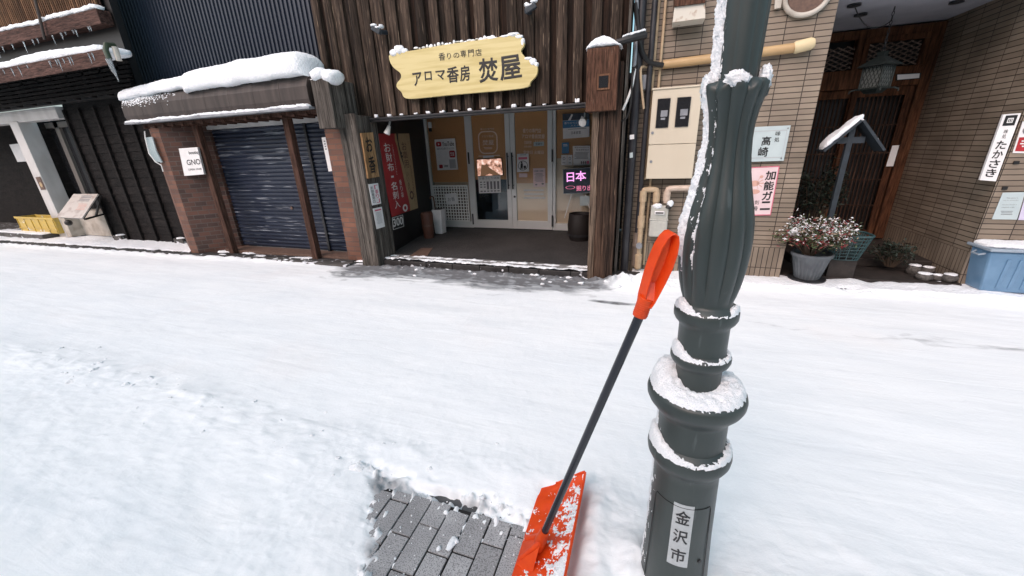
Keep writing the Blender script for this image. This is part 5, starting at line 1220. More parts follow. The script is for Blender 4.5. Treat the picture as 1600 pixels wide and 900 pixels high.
# pinkish pipes to meter
def elbow(p, q, r_, c_): return [p, p.lerp(c_, .6), c_.lerp(p, .18).lerp(c_.lerp(q, .18), .5), q.lerp(c_, .6), q]
zt_ = PY(1035, 296, GYm).z
lx = gx0 + .05; rx = gx1_ - .035; vx = PY(1003, 330, GYm).x
def pipe(name, pts, r, mname, label, cat='pipe', n=10, group=None):
    P_ = [Vector(p) for p in pts]; out = [P_[0]]
    for i in range(1, len(P_) - 1):
        a, b, c2 = P_[i - 1], P_[i], P_[i + 1]; k = min(r * 1.8, (b - a).length * .45, (c2 - b).length * .45)
        p1 = b + (a - b).normalized() * k; p2 = b + (c2 - b).normalized() * k
        out += [p1.lerp(b, 0), p1.lerp(b, .5).lerp(b.lerp(p2, .25), .25), p1.lerp(b, .75).lerp(b.lerp(p2, .25), .5), p2.lerp(b, .5).lerp(b.lerp(p1, .25), .25), p2]
    out.append(P_[-1])
    return MB().tube(out, r, n).build(name, mname, smooth=True, label=label, category=cat, group=group, angle=60)
o = pipe('gas_pipe', [(lx, GYm, gzt), (lx, GYm, zt_), (vx, GYm, zt_), (vx, GYm, .12)], .031, 'beige_pipe', 'beige pipe looping from the gas meter down to the pavement')
MB().lathe((vx, GYm, .14), [(0, .04), (.16, .045), (.17, .03)], 12).lathe((vx, GYm, .62), [(0, .042), (.14, .042)], 12).lathe((vx, GYm, .92), [(0, .04), (.12, .04)], 12).lathe((lx, GYm, gzt + .04), [(0, .038), (.1, .038)], 12).build('coupling', 'beige_pipe', o, smooth=True)
MB().tube([(vx, GYm - .03, .42), (vx, GYm - .075, .42)], .035, 12).build('tap', 'grey_metal', o)
o = pipe('gas_pipe', [(rx, GYm, gzt + .03), (rx, GYm, zt_ + .01), (rx + .75, GYm, zt_ + .03)], .031, 'pink_pipe', 'pinkish pipe running right from the gas meter behind the lamp post')
MB().lathe((rx, GYm, gzt + .05), [(0, .038), (.1, .038)], 12).build('coupling', 'pink_pipe', o, smooth=True)
o = pipe('riser_pipe', [(vx + .065, TY - .03, .15), (vx + .065, TY - .03, 4.2)], .014, 'beige_pipe', 'thin beige riser pipe beside the cream meter box')
bx_ = PY(978, 380, TY - .1).x
pipe('drainpipe', [(bx_, TY - .12, .08), (bx_, TY - .12, 4.2)], .045, 'black_pipe', 'thick black drainpipe right of the worn brown post', 'drainpipe')
o = pipe('drainpipe', [(bx_ + .12, TY - .1, .15), (bx_ + .12, TY - .1, 4.2)], .028, 'black_pipe', 'slim black pipe between drainpipe and beige pipe', 'drainpipe')
MB().lathe((bx_ + .12, TY - .1, .16), [(0, .045), (.22, .045), (.23, .05), (.26, .05), (.27, .042), (.4, .042)], 14).build('socket', 'brown_pipe', o, smooth=True)
pipe('riser_pipe', [(vx - .0, TY - .03, zt_ + .1), (vx - .0, TY - .03, 4.2)], .017, 'beige_pipe', 'beige riser pipe nearest the plank wall corner')
p = PZ(971, 412, .1)
MB().tube([(p.x, p.y, .03), (p.x, p.y, .12)], .035, 12).build('pipe_stub', 'chrome', smooth=True, label='short metal pipe stub in the snow beside the brown post', category='pipe stub')
blobs([(Vector((p.x, p.y, .15)), .03, .03, .045)], 'snow_clump', 'white cap of snow on the short metal pipe stub')
# small vent box at (1002,125)
p = PY(1003, 128, TY - .06)
MB().box(p.x - .05, TY - .1, p.z - .08, p.x + .045, TY - .002, p.z + .06).build('junction_box', 'grey_metal', bevel=.008, label='small grey junction box above the cream meter box', category='junction box')
r_, mp = poster('pipe_sticker', 'tiny white sticker on the black drainpipe', 'sticker', [PY(x, y, TY - .168) for x, y in ((984, 211), (991, 210), (991, 217), (984, 218))], FRONT, 'paper')
r_, mp = poster('pipe_sticker', 'tiny pale green sticker lower on the black drainpipe', 'sticker', [PY(x, y, TY - .168) for x, y in ((984, 239), (989, 238), (989, 246), (984, 247))], FRONT, 'paper_blue')
# cables
def cable(pts, r, label, mt='black', D_=4.45):
    P_ = [PY(x, y, d_) for x, y, d_ in pts]; out = []
    for i in range(len(P_) - 1):
        a = P_[max(i - 1, 0)]; b = P_[i]; c2 = P_[i + 1]; d = P_[min(i + 2, len(P_) - 1)]
        for t in (0, .25, .5, .75): out.append(.5 * ((2 * b) + (c2 - a) * t + (2 * a - 5 * b + 4 * c2 - d) * t * t + (3 * b - a - 3 * c2 + d) * t ** 3))
    out.append(P_[-1]); return MB().tube(out, r, 8).build('cable', mt, smooth=True, label=label, category='cable')
cable([(963, 67, 4.4), (985, 61, 4.42), (1009, 55, 4.5)], .032, 'thick black conduit leaving the brown wooden box')
a, b = PY(972, 64, 4.42), PY(1009, 53, 4.5)
snow_loaf(a + Vector((0, 0, .022)), b + Vector((0, 0, .026)), .05, .022, 'thin snow line on the thick black conduit', nx=24, name='snow_line')
cable([(993, 5, 4.6), (997, 45, 4.6), (1003, 80, 4.6), (1015, 97, 4.65), (1036, 102, 4.7)], .024, 'black cable curving into the tan conduit cover')
cable([(995, 100, 4.6), (988, 120, 4.5), (985, 165, 4.5), (975, 188, 4.5), (955, 183, 4.5), (942, 172, 4.45)], .011, 'thin drooping cable below the brown wooden box')
cable([(992, 108, 4.55), (986, 140, 4.5), (973, 172, 4.48)], .013, 'pale snowy cable strung beside the brown wooden box', 'grid_white')
cable([(995, -20, 4.6), (994, 60, 4.6), (991, 105, 4.58)], .02, 'grey vertical cable by the plank wall corner', 'grey_metal')
cable([(1006, 170, 4.62), (1001, 110, 4.62), (1012, 106, 4.7), (1030, 107, 4.72)], .012, 'thin beige cable looping under the tan conduit cover', 'beige_pipe')
# tan conduit cover
YC = TY - .05
a = PY(1036, 101, YC); b = PY(1240, 75, YC); c2 = PY(1272, 67, YC)
cc = thing('conduit_cover', 'tan half round conduit cover slanting across the tiled wall', 'conduit', a)
MB().tube([a, b], .041, 14).build('cover', 'bamboo', cc, smooth=True)
MB().tube([b, b.lerp(c2, .1), c2.lerp(b, .15), c2], [.044, .052, .052, .04], 14).build('end_sleeve', 'bamboo_end', cc, smooth=True)
# rusty hood above
YH = TY - .22
c = [PY(x, y, YH) for x, y in ((1054, 10), (1102, 4), (1102, 28), (1051, 35))]
hd = thing('wall_hood', 'rust stained white metal hood high on the tiled wall', 'hood', c[3])
bk = Vector((0, .2, 0))
MB().hexa([c[3], c[2], c[2] + bk, c[3] + bk], [c[0], c[1], c[1] + bk, c[0] + bk]).build('skirt', 'rust_white', hd)
c_ = [PY(x, y, YH - .02) for x, y in ((1054, -25), (1102, -25), (1102, 4), (1054, 10))]
MB().hexa([c_[3], c_[2], c_[2] + bk, c_[3] + bk], [c_[0], c_[1], c_[1] + bk, c_[0] + bk]).build('hood_top', 'box_wood', hd)
# round vent ring
cv = PY(1262, -8, TY - .04)
vt = MB().tube([(cv.x + .17 * math.cos(k * math.pi / 16), TY - .03, cv.z + .15 * math.sin(k * math.pi / 16)) for k in range(33)], .022, 10, caps=False).build('vent_ring', 'plaster', smooth=True, label='round cream vent ring high on the tiled wall', category='vent')
MB().tube([(cv.x, TY - .01, cv.z), (cv.x, TY - .03, cv.z)], [.15, .14], 24).build('vent_grille', 'mat_brown', vt)
c = [PY(x, y, TY - .03) for x, y in ((1212, -20), (1224, -22), (1219, 13), (1209, 15))]
r_, mp = poster('wall_bracket', 'pale bracket plate on the tiled wall left of the vent ring', 'bracket', c, FRONT, 'plaster', t=.02)

# signs on the tiled wall
r_, mp = poster('glass_sign', 'pale blue acrylic restaurant sign with black brush writing', 'sign', [PY(x, y, TY) for x, y in ((1168, 199), (1234, 196), (1223, 251), (1160, 253))], FRONT, 'paper_blue', t=.012, gap=.02)
MB().text('高', mp, .38, .28, .60, .54, .03).text('崎', mp, .34, .58, .58, .86, .03).text('味', mp, .68, .15, .8, .28, .01).text('処', mp, .68, .32, .8, .45, .01).build('lettering', 'black', r_)
MB().frame(mp, .03, .12, .94, .9, .01, .015).build('inner_line', 'light_grey_ink', r_)
MB().disc(mp, .95, .08, .02, .025).disc(mp, .93, .93, .02, .025).build('fixing', 'chrome', r_)
r_, mp = poster('crab_poster', 'pink edged poster with bold black writing under the pale blue sign', 'poster', [PY(x, y, TY) for x, y in ((1160, 262), (1218, 259), (1204, 336), (1150, 337))], FRONT, 'paper_pink')
MB().frame(mp, 0, 0, 1, 1, .025, .018).build('pink_edge', 'pink', r_)
MB().vtext('加能ガニ', mp, .66, .08, .94, .9, .04, .1).text('刺', mp, .48, .68, .6, .77).text('身', mp, .48, .8, .6, .9).build('lettering', 'black', r_)
mb = MB(); mb.disc(mp, .4, .33, .13, .06)
for i in range(5):
    t = R(-70 + 35 * i); mb.poly(mp, [(.45, .33), (.45 + .2 * math.cos(t), .33 + .12 * math.sin(t) - .01), (.45 + .2 * math.cos(t), .33 + .12 * math.sin(t) + .015)])
mb.disc(mp, .56, .2, .05, .03).disc(mp, .42, .5, .16, .05).build('crab_print', 'crab', r_)
RF = RYF
r_, mp = poster('vertical_sign', 'tall narrow restaurant sign with black writing on the right tiled corner', 'sign', [PY(x, y, RF - .02) for x, y in ((1565, 179), (1592, 177), (1553, 283), (1528, 281))], FRONT, 'cream' if 0 else 'paper', t=.02)
MB().rect(mp, .15, .02, .85, .17).vtext('味処', mp, .38, .22, .62, .36, .0).vtext('たかさき', mp, .2, .38, .82, .95, .03).build('lettering', 'black', r_)
mp3 = lambda u, v: mp(u, v) + Vector((0, -.002, 0))
MB().frame(mp3, .33, .06, .67, .13, .05, .012).rect(mp3, .44, .06, .48, .13).rect(mp3, .54, .06, .58, .13).build('emblem', 'white_ink', r_)
r_, mp = poster('red_poster', 'white and red food poster at the right frame edge', 'poster', [PY(x, y, RF) for x, y in ((1597, 190), (1640, 185), (1625, 240), (1581, 239))], FRONT, 'paper')
MB().rect(mp, .06, .5, .94, .94).build('red_field', 'red', r_); MB().disc(mp, .3, .28, .2, .14).lines(mp, .55, .1, .9, .4, 4).build('print', 'grey_ink', r_)
MB().lines(lambda u, v: mp(u, v) + Vector((0, -.002, 0)), .15, .6, .85, .85, 3).build('print', 'white_ink', r_)
r_, mp = poster('english_notice', 'pale sheet of English small print on the right tiled wall', 'notice', [PY(x, y, RF) for x, y in ((1566, 301), (1601, 300), (1588, 343), (1549, 342.5))], FRONT, 'paper_blue')
MB().text('This notice is', mp, .25, .18, .75, .22).text('only for customers', mp, .15, .27, .8, .31).text('Service charge is', mp, .18, .43, .8, .47).text('minimum order', mp, .2, .52, .75, .56).lines(mp, .2, .68, .8, .86, 3, .3).build('lettering', 'grey_ink', r_)
r_, mp = poster('lilac_notice', 'lilac sheet beside the English notice at the frame edge', 'notice', [PY(x, y, RF) for x, y in ((1603, 300), (1640, 299), (1628, 344), (1590, 343.5))], FRONT, mat('lilac paper', (.58, .54, .68), .6))
MB().lines(mp, .15, .2, .85, .85, 6, .35).build('lettering', 'grey_ink', r_)
for px, py, lb in ((1587, 254, 'small black tile plug under the tall narrow sign'), (1569, 294, 'small black tile plug above the English notice')):
    p = PY(px, py, RF); MB().box(p.x - .018, RF - .012, p.z - .014, p.x + .018, RF - .001, p.z + .014).build('tile_plug', 'black', label=lb, category='plug')

# flower pot with snowy shrub
FP = Vector((1.72, 4.78, .10))
pt = thing('flower_pot', 'grey ribbed flower pot at the corner of the tiled wall', 'flower pot', FP)
MB().lathe(FP, [(0, .105), (.01, .11), (.24, .17), (.25, .185), (.28, .19), (.285, .175), (.24, .165)], 144, rfun=lambda t, z, r: r + (.007 * math.cos(t * 24) if .005 < z < .235 else 0)).build('pot_body', 'pot', pt, smooth=True, angle=50)
MB().lathe(FP + Vector((0, 0, -.012)), [(0, .17), (.012, .175)], 30).build('saucer', 'dark_metal', pt)
def foliage(name, c, rx, ry, rz, n_, size, mats, stems, label, cat, kinds=None, snowp=0.0, seed=1):
    random.seed(seed); root = thing(name, label, cat, Vector((c[0], c[1], c[2] - rz)))
    groups = {m_: MB() for m_, _ in mats}; sm = MB(); snowm = MB(); c = Vector(c)
    tips = []
    for i in range(stems):
        t = random.uniform(0, 6.28); e = random.uniform(.3, 1.0); tip = c + Vector((math.cos(t) * rx * e, math.sin(t) * ry * e, rz * random.uniform(-.1, .9) * (1.2 - .6 * e)))
        base = c + Vector((math.cos(t) * .04, math.sin(t) * .04, -rz)); mid = base.lerp(tip, .55) + Vector((0, 0, rz * .25)); sm.tube([base, mid, tip], [.006, .004, .002], 5); tips.append((mid, tip))
    for i in range(n_):
        mid, tip = random.choice(tips); p = mid.lerp(tip, random.uniform(.2, 1.15)) + Vector([random.gauss(0, .035) for _ in range(3)])
        r_ = random.random(); acc = 0
        for m_, pr_ in mats:
            acc += pr_
            if r_ < acc: break
        if m_ == 'leaf_red' and p.x > c.x - rx * .3 and random.random() < .45: m_ = 'leaf'
        s_ = size * random.uniform(.6, 1.3); a = Vector([random.gauss(0, 1) for _ in range(3)]); a.z *= .5; a.normalize(); b = a.cross(Vector([random.gauss(0, .6), random.gauss(0, .6), 1])).normalized()
        L = [p - a * s_ * .5, p + b * s_ * .2, p + a * s_ * .55, p - b * s_ * .2]
        groups[m_].add(L, [(0, 1, 2, 3)])
        if random.random() < snowp * smooth(-.4, .5, (p.z - c.z) / rz):
            up_ = Vector((0, 0, .006)); k = random.uniform(.4, .85)
            Lt = [p + (v - p) * k + up_ * random.uniform(.6, 1.6) for v in L]
            snowm.add([p + (v - p) * k + Vector((0, 0, .001)) for v in L] + Lt, [(4, 5, 6, 7), (0, 1, 5, 4), (1, 2, 6, 5), (2, 3, 7, 6), (3, 0, 4, 7)])
    for m_, g_ in groups.items():
        if g_.v: g_.build('foliage' if m_ != 'leaf_red' else 'red_foliage', m_, root)
    sm.build('stem', 'stem', root)
    if snowm.v: snowm.build('snow_dusting', 'snow', root)
    return root
foliage('shrub', (1.68, 4.74, .565), .33, .24, .20, 6800, .038, [('leaf', .52), ('leaf_pale', .22), ('leaf_red', .26)], 80, 'snow dusted shrub with green and red leaves in the ribbed pot', 'shrub', snowp=.3, seed=4)
blobs([(PY(1248, 361, 4.68), .075, .06, .045), (PY(1240, 364, 4.7), .04, .04, .03)], 'snow_clump', 'larger snow lump on the left of the potted shrub')
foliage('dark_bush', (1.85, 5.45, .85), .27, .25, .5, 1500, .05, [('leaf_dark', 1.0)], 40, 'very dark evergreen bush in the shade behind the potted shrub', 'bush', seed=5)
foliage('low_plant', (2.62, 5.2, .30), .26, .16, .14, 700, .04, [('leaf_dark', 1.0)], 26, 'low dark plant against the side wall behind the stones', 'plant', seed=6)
random.seed(21)
# basket
bk0 = PY(1300, 408, 4.85); 
kb = thing('plastic_basket', 'green plastic mesh basket tucked behind the flower pot', 'basket', Vector((2.02, 5.0, .28)))
mb = MB(); bz, tz = .30, .56
def rr(z, t): k = (z - bz) / (tz - bz); a, b = .13 + .07 * k, .11 + .05 * k; return Vector((2.05 + a * math.copysign(abs(math.cos(t)) ** .5, math.cos(t)), 4.95 + b * math.copysign(abs(math.sin(t)) ** .5, math.sin(t)), z))
for i in range(32): t = 2 * math.pi * i / 32; mb.beam(rr(bz, t), rr(tz, t), .008, .006)
for j in range(8):
    z = bz + (tz - bz) * j / 7; mb.tube([rr(z, 2 * math.pi * i / 32) for i in range(33)], .0045 if j < 7 else .011, 6, caps=False)
mb.build('mesh_side', 'basket', kb)
MB().box(1.93, 4.87, .101, 2.17, 5.03, .298).build('stand', 'stone_dark', kb)
# stones
for i, (px, py, r_, h_, lb) in enumerate(((1427, 425, .07, .055, 'tall grey stone at the left of the row'), (1449, 424, .065, .04, 'rear middle stone of the row'), (1443, 434, .075, .04, 'front middle stone with snow on top'), (1464, 434, .055, .032, 'small flat stone second from the right'), (1483, 437, .07, .045, 'rightmost snow topped stone'), (1436, 412, .03, .03, 'smallest stone at the back of the row'))):
    p = PZ(px, py, .12); o = blob((p.x, p.y, .09 + h_), r_, r_ * .85, h_ * 1.1, seed=i * 3.3, amp=.25, n=14).build('stone', 'stone', smooth=True, angle=80, label=lb + ' below the side wall', category='stone', group='row of stones beside the entrance')
    blobs([(Vector((p.x, p.y, .09 + h_ * 1.95)), r_ * .8, r_ * .65, .012)], 'snow_clump', 'snow film on the ' + lb)
# blue bin
BNY = 4.42
A = PZ(1513, 447, .1); xa = 3.0
bn_ = thing('storage_bin', 'pale blue ribbed plastic bin with snow on its lid', 'bin', (3.35, 4.62, .09))
z0_ = .085
fb = PZ(1531, 455, z0_); bb = PZ(1511, 445.5, z0_); zt2 = PY(1545, 392, fb.y).z; xt = PY(1545, 392, fb.y).x; xr = fb.x + .62; yF, yB2 = fb.y, max(bb.y, fb.y + .22)
MB().hexa([(fb.x, yF, z0_), (xr, yF, z0_), (xr, yB2, z0_), (fb.x, yB2, z0_)], [(xt, yF - .03, zt2), (xr + .03, yF - .03, zt2), (xr + .03, yB2 + .02, zt2), (xt, yB2 + .02, zt2)]).build('body', 'bin', bn_, bevel=.02)
mb = MB()
for i in range(6):
    x = fb.x + .09 + i * .085; mb.hexa([(x, yF - .012, z0_ + .04), (x + .03, yF - .012, z0_ + .04), (x + .03, yF + .02, z0_ + .04), (x, yF + .02, z0_ + .04)], [(x - .008, yF - .038, zt2 - .07), (x + .022, yF - .038, zt2 - .07), (x + .022, yF - .01, zt2 - .07), (x - .008, yF - .01, zt2 - .07)])
mb.build('rib', 'bin', bn_, bevel=.005)
MB().box(xt - .02, yF - .055, zt2 + .001, xr + .05, yB2 + .04, zt2 + .03).build('lid', 'bin_lid', bn_, bevel=.01)
MB().tube([(xt - .002, yF + .02, zt2 - .03), (xt - .04, yF + .03, zt2 - .045), (xt - .04, yF + .12, zt2 - .045), (xt - .002, yF + .14, zt2 - .03)], .009, 8).build('handle', 'bin_lid', bn_, smooth=True)
snow_loaf((xt - .01, (yF + yB2) / 2, zt2 + .026), (xr + .04, (yF + yB2) / 2, zt2 + .026), yB2 - yF + .06, .04, 'flat snow layer on the lid of the blue bin', nx=40, rough=.2)

# ------------------------------------------------------------------ lamp post
LP = Vector((0.201, 1.1, 0))
lp = thing('lamp_post', 'dark green cast iron lamp post with snow on its rings', 'lamp post', LP)
prof = [(-.03, .12), (.0, .117), (.10, .111), (.30, .103), (.50, .099), (.57, .098), (.585, .104), (.60, .115), (.615, .122), (.63, .124), (.645, .122), (.66, .115), (.668, .104), (.672, .099),
        (.76, .099), (.775, .102), (.785, .112), (.80, .122), (.812, .131), (.826, .137), (.84, .138), (.852, .135), (.86, .128), (.864, .11), (.868, .066), (.88, .062), (.93, .062), (.938, .068), (.948, .077), (.958, .081), (.968, .081), (.976, .077), (.982, .067), (.985, .0655),
        (1.06, .0655), (1.07, .069), (1.08, .078), (1.09, .0825), (1.10, .083), (1.11, .0825), (1.12, .077), (1.126, .067), (1.13, .064),
        (1.135, .062), (1.145, .065), (1.16, .070), (1.19, .077), (1.23, .083), (1.27, .086), (1.31, .0865), (1.35, .084), (1.39, .077), (1.43, .068), (1.47, .060), (1.51, .0545), (1.55, .0518), (1.58, .0525), (1.61, .057), (1.635, .0635), (1.655, .069), (1.667, .0705), (1.672, .067), (1.674, .055), (1.676, .0455), (1.70, .0445), (1.76, .0465), (1.90, .0505), (3.0, .052), (3.8, .050)]
def lobes(t, z, r):
    if 1.13 < z < 1.6735:
        k = smooth(1.13, 1.17, z); a = abs(math.cos(t * 6)); rr_ = r * (1 - .10 * k * (1 - a ** .8))
        if z > 1.62: rr_ *= 1 + .05 * math.cos(t * 6 * 1) * 0
        dz = 0
        if z > 1.645: dz = -.018 * (1 - abs(math.cos(t * 3 + .5)) ** .8) * 1.0
        return (rr_, dz)
    if z > 1.6735:
        return r * (1 - .07 * (1 - abs(math.cos(t * 4)) ** .8))
    return r
def fine(pr):
    out = []
    for i in range(len(pr) - 1):
        a, b = pr[i], pr[i + 1]; n_ = max(1, int((b[0] - a[0]) / .02))
        if n_ > 6: n_ = 6
        for k in range(n_): t = k / n_; out.append((a[0] + (b[0] - a[0]) * t, a[1] + (b[1] - a[1]) * t))
    out.append(pr[-1]); return out
def pradius(z):
    for i in range(len(prof) - 1):
        if z <= prof[i + 1][0]:
            t = (z - prof[i][0]) / max(1e-6, prof[i + 1][0] - prof[i][0]); return prof[i][1] + (prof[i + 1][1] - prof[i][1]) * min(1, max(0, t))
    return .04
MB().lathe(LP, fine(prof), 144, rfun=lobes).build('shaft', 'pole', lp, smooth=True, angle=50)
# inspection hatch groove
def cyl(phi, z, off=.0): r = pradius(z) + off; return LP + Vector((math.sin(phi) * r, -math.cos(phi) * r, z))
HP = -.10
mb = MB()
pts = [cyl(HP - .95, .06, .0008)] + [cyl(HP - .95, .44 + .0, .0008), cyl(HP - .93, .465, .0008), cyl(HP - .88, .472, .0008)] + [cyl(HP - .88 + 1.76 * k / 24, .472, .0008) for k in range(1, 24)] + [cyl(HP + .88, .472, .0008), cyl(HP + .93, .465, .0008), cyl(HP + .95, .44, .0008), cyl(HP + .95, .06, .0008)]
pts2 = []
for i in range(len(pts) - 1): pts2 += [pts[i].lerp(pts[i + 1], k / 2) for k in range(2)]
mb.tube(pts2 + [pts[-1]], .0013, 6).build('hatch_seam', 'black', lp)
# sticker
zst = PY(1068, 789, 1.0).z; zsb = PY(1057, 881, 1.0).z
ph0 = -.055; hwid = .30
def smap(u, v, off=.0012): return cyl(ph0 + (u - .5) * 2 * hwid - .0 * v, zst + (zsb - zst) * v, off)
mb = MB(); n1, n2 = 12, 10
mb.add([smap(i / n1, j / n2) for j in range(n2 + 1) for i in range(n1 + 1)], [(j * (n1 + 1) + i, j * (n1 + 1) + i + 1, (j + 1) * (n1 + 1) + i + 1, (j + 1) * (n1 + 1) + i) for j in range(n2) for i in range(n1)])
mb.build('sticker', 'sticker', lp, smooth=True)
mb = MB()
for ch, v0 in (('金', .09), ('沢', .40), ('市', .71)):
    vs, fs = glyph(ch, .028); bm = bmesh.new(); bv = [bm.verts.new((a, b, c)) for a, b, c in vs]
    for f_ in fs:
        try: bm.faces.new([bv[i] for i in f_])
        except ValueError: pass
    bmesh.ops.subdivide_edges(bm, edges=bm.edges, cuts=2, use_grid_fill=True); bmesh.ops.triangulate(bm, faces=bm.faces)
    bm.verts.index_update(); mb.add([smap(.14 + .72 * v.co.x, v0 + .215 * v.co.y, .0024 + v.co.z * .03) for v in bm.verts], [[v.index for v in f_.verts] for f_ in bm.faces]); bm.free()
mb.build('lettering', 'dark_metal', lp)
MB().tube([cyl(.62, .245, -.002), cyl(.62, .245, .004)], .007, 10).build('bolt', 'black', lp)

# snow on the lamp post rings
def ring_snow(z, rin, rout, hfun, label, na=150, nr=12, seed=0, amp=.008, drop=.004):
    vs = []; 
    for i in range(na):
        t = 2 * math.pi * i / na
        for j in range(nr + 1):
            s_ = j / nr; h = hfun(t); ro = rout * (1 + .015 * noise.noise(Vector((t * 4, seed, 0)))); r = rin + (ro - rin) * s_
            p = Vector((math.sin(t) * r, -math.cos(t) * r, 0))
            e = math.sin(math.pi * min(1, s_ * .9 + .16)) ** .55 if s_ < 1 else 0
            edge = 1 - smooth(.86, 1.0, s_)
            nz = amp * fbm(p.x * 60 + seed, p.y * 60, 0, 4) + amp * .7 * noise.noise(Vector((p.x * 220, p.y * 220, seed)))
            zz = h * max(0, 1 - max(0, s_ - .35) ** 2 * 1.3) * (edge * .9 + .1) + nz * (1 if h > .004 else .8) - (1 - edge) * drop
            if h < .002: zz -= .012
            p *= 1 + (.012 * noise.noise(Vector((p.x * 150, p.y * 150, seed + 3)))) ; p.z = z + zz
            vs.append(LP + p)
    MB().add(vs, [(i * (nr + 1) + j, i * (nr + 1) + j + 1, ((i + 1) % na) * (nr + 1) + j + 1, ((i + 1) % na) * (nr + 1) + j) for i in range(na) for j in range(nr)]).build('snow_ring', 'snow_fine', smooth=True, angle=90, label=label, category='snow')
lft = lambda t, c, w_: math.exp(-(((t - c + math.pi) % (2 * math.pi) - math.pi) / w_) ** 2)   # t=0 faces the camera, t>0 to the right
ring_snow(.858, .060, .131, lambda t: .018 + .050 * lft(t, -1.9, .9) + .018 * lft(t, 1.6, .8), 'thick snow collar on the widest ring of the lamp post', seed=1, amp=.007)
ring_snow(.652, .098, .121, lambda t: .006 + .042 * lft(t, -1.45, .75) + .010 * lft(t, 1.2, .5) + .003, 'snow rim on the lowest ring of the lamp post', seed=2, amp=.006, drop=.002)
ring_snow(.974, .064, .079, lambda t: .004 + .032 * lft(t, -1.35, .7) + .006 * lft(t, 1.2, .5), 'snow rim on the small ring above the wide collar', seed=3, amp=.005, drop=.002)
ring_snow(1.116, .064, .081, lambda t: .002 + .028 * lft(t, -1.25, .55) + .014 * lft(t, 1.15, .4), 'snow rim on the ring right below the fluted bulb', seed=4, amp=.005, drop=.002)
# frost stuck on the shaft
def frost(z0, z1, t0, t1, fn, label, nz=160, nt=40, seed=0, amp=.012, kind=None):
    vs = []
    for i in range(nz + 1):
        z = z0 + (z1 - z0) * i / nz
        for j in range(nt + 1):
            t = t0 + (t1 - t0) * j / nt; rr_ = pradius(z)
            if 1.13 < z < 1.67: rr_ *= .95
            m_ = fn(z, t); nn3 = fbm(t * 9, z * 34, seed, 5)
            th = amp * (m_ + .55 * nn3 - .35) + .003 * noise.noise(Vector((t * 40, z * 260, seed)))
            r = rr_ + max(-.012, th)
            vs.append(LP + Vector((math.sin(t) * r, -math.cos(t) * r, z)))
    MB().add(vs, [(i * (nt + 1) + j, i * (nt + 1) + j + 1, (i + 1) * (nt + 1) + j + 1, (i + 1) * (nt + 1) + j) for i in range(nz) for j in range(nt)]).build('snow_frost', 'snow_fine', smooth=True, angle=90, label=label, category='snow')
def f1(z, t):
    c = -1.42 - .1 * math.sin(z * 20); return .85 * lft(t, c, .42) * smooth(1.2, 1.36, z) + .25 * lft(t, c, .3) - .3
frost(1.22, 1.66, -2.3, -.7, lambda z, t: 1.15 * lft(t, -1.5, .45) * smooth(1.20, 1.33, z) * (1 - .35 * smooth(1.5, 1.6, z)) , 'ragged snow crust down the left side of the fluted bulb', seed=11, nt=60, nz=220)
frost(1.676, 2.1, -2.3, -.9, lambda z, t: 1.0 * lft(t, -1.55, .42), 'ragged snow crust up the left side of the upper shaft', seed=13, nz=180, nt=50)
frost(.05, .56, -2.2, -1.1, lambda z, t: .62 * lft(t, -1.75, .3), 'thin frost patches down the left edge of the lower shaft', seed=15, amp=.008, nt=40)
frost(.675, .76, -2.2, -1.1, lambda z, t: .75 * lft(t, -1.75, .3), 'thin frost beside the shaft between the two big rings', seed=17, amp=.008, nz=60, nt=40)
def lobe_snow(t, rx, ry, rz, lb, z=1.668, rr2=.057):
    c = LP + Vector((math.sin(t) * rr2, -math.cos(t) * rr2, z))
    b = blob(c, rx, ry, rz, seed=t * 3, amp=.35, n=28, fr=7)
    for i, v in enumerate(b.v): b.v[i] = v + Vector((noise.noise(v * 240), noise.noise(v * 240 + Vector((5, 0, 0))), noise.noise(v * 240 + Vector((0, 5, 0))))) * .004
    b.build('snow_clump', 'snow_fine', smooth=True, angle=90, label=lb, category='snow')
lobe_snow(-1.55, .015, .026, .026, 'spiky snow on the left leaf tip of the fluted bulb', 1.668)
lobe_snow(-.12, .024, .012, .015, 'pointed snow mound on the front leaf tip of the bulb', 1.672, .060)
lobe_snow(1.25, .013, .02, .026, 'snow lump on the right leaf tip of the bulb', 1.672)
for o in [o for o in COL.objects if o.parent is None and o.name.split('.')[0] in ('snow_ring', 'snow_frost')] + [lp]:
    pass
# slight lean of the whole post with the snow on it
Mx = Matrix.Translation(LP) @ Matrix.Rotation(-.0175, 4, 'Y') @ Matrix.Translation(-LP)
for o in list(COL.objects):
    if o.parent is None and (o == lp or o.name.split('.')[0] in ('snow_ring', 'snow_frost') or (o.name.startswith('snow_clump') and 'bulb' in o.get('label', ''))):
        bpy.context.view_layer.update(); o.matrix_world = Mx @ o.matrix_world

# ------------------------------------------------------------------ snow shovel leaning on the post
SB = PZ(846, 842, .115); ST = PY(1000, 492, 1.035)
sh = thing('snow_shovel', 'orange red snow shovel with black shaft leaning on the lamp post', 'snow shovel', (SB.x, SB.y, .0))
dS = (ST - SB).normalized()
MB().tube([SB - dS * .02, ST + dS * .02], .0132, 20).build('shaft', 'black_tube', sh, smooth=True)
TIP = PY(1048, 357, 1.035)
dG = (TIP - ST).normalized()
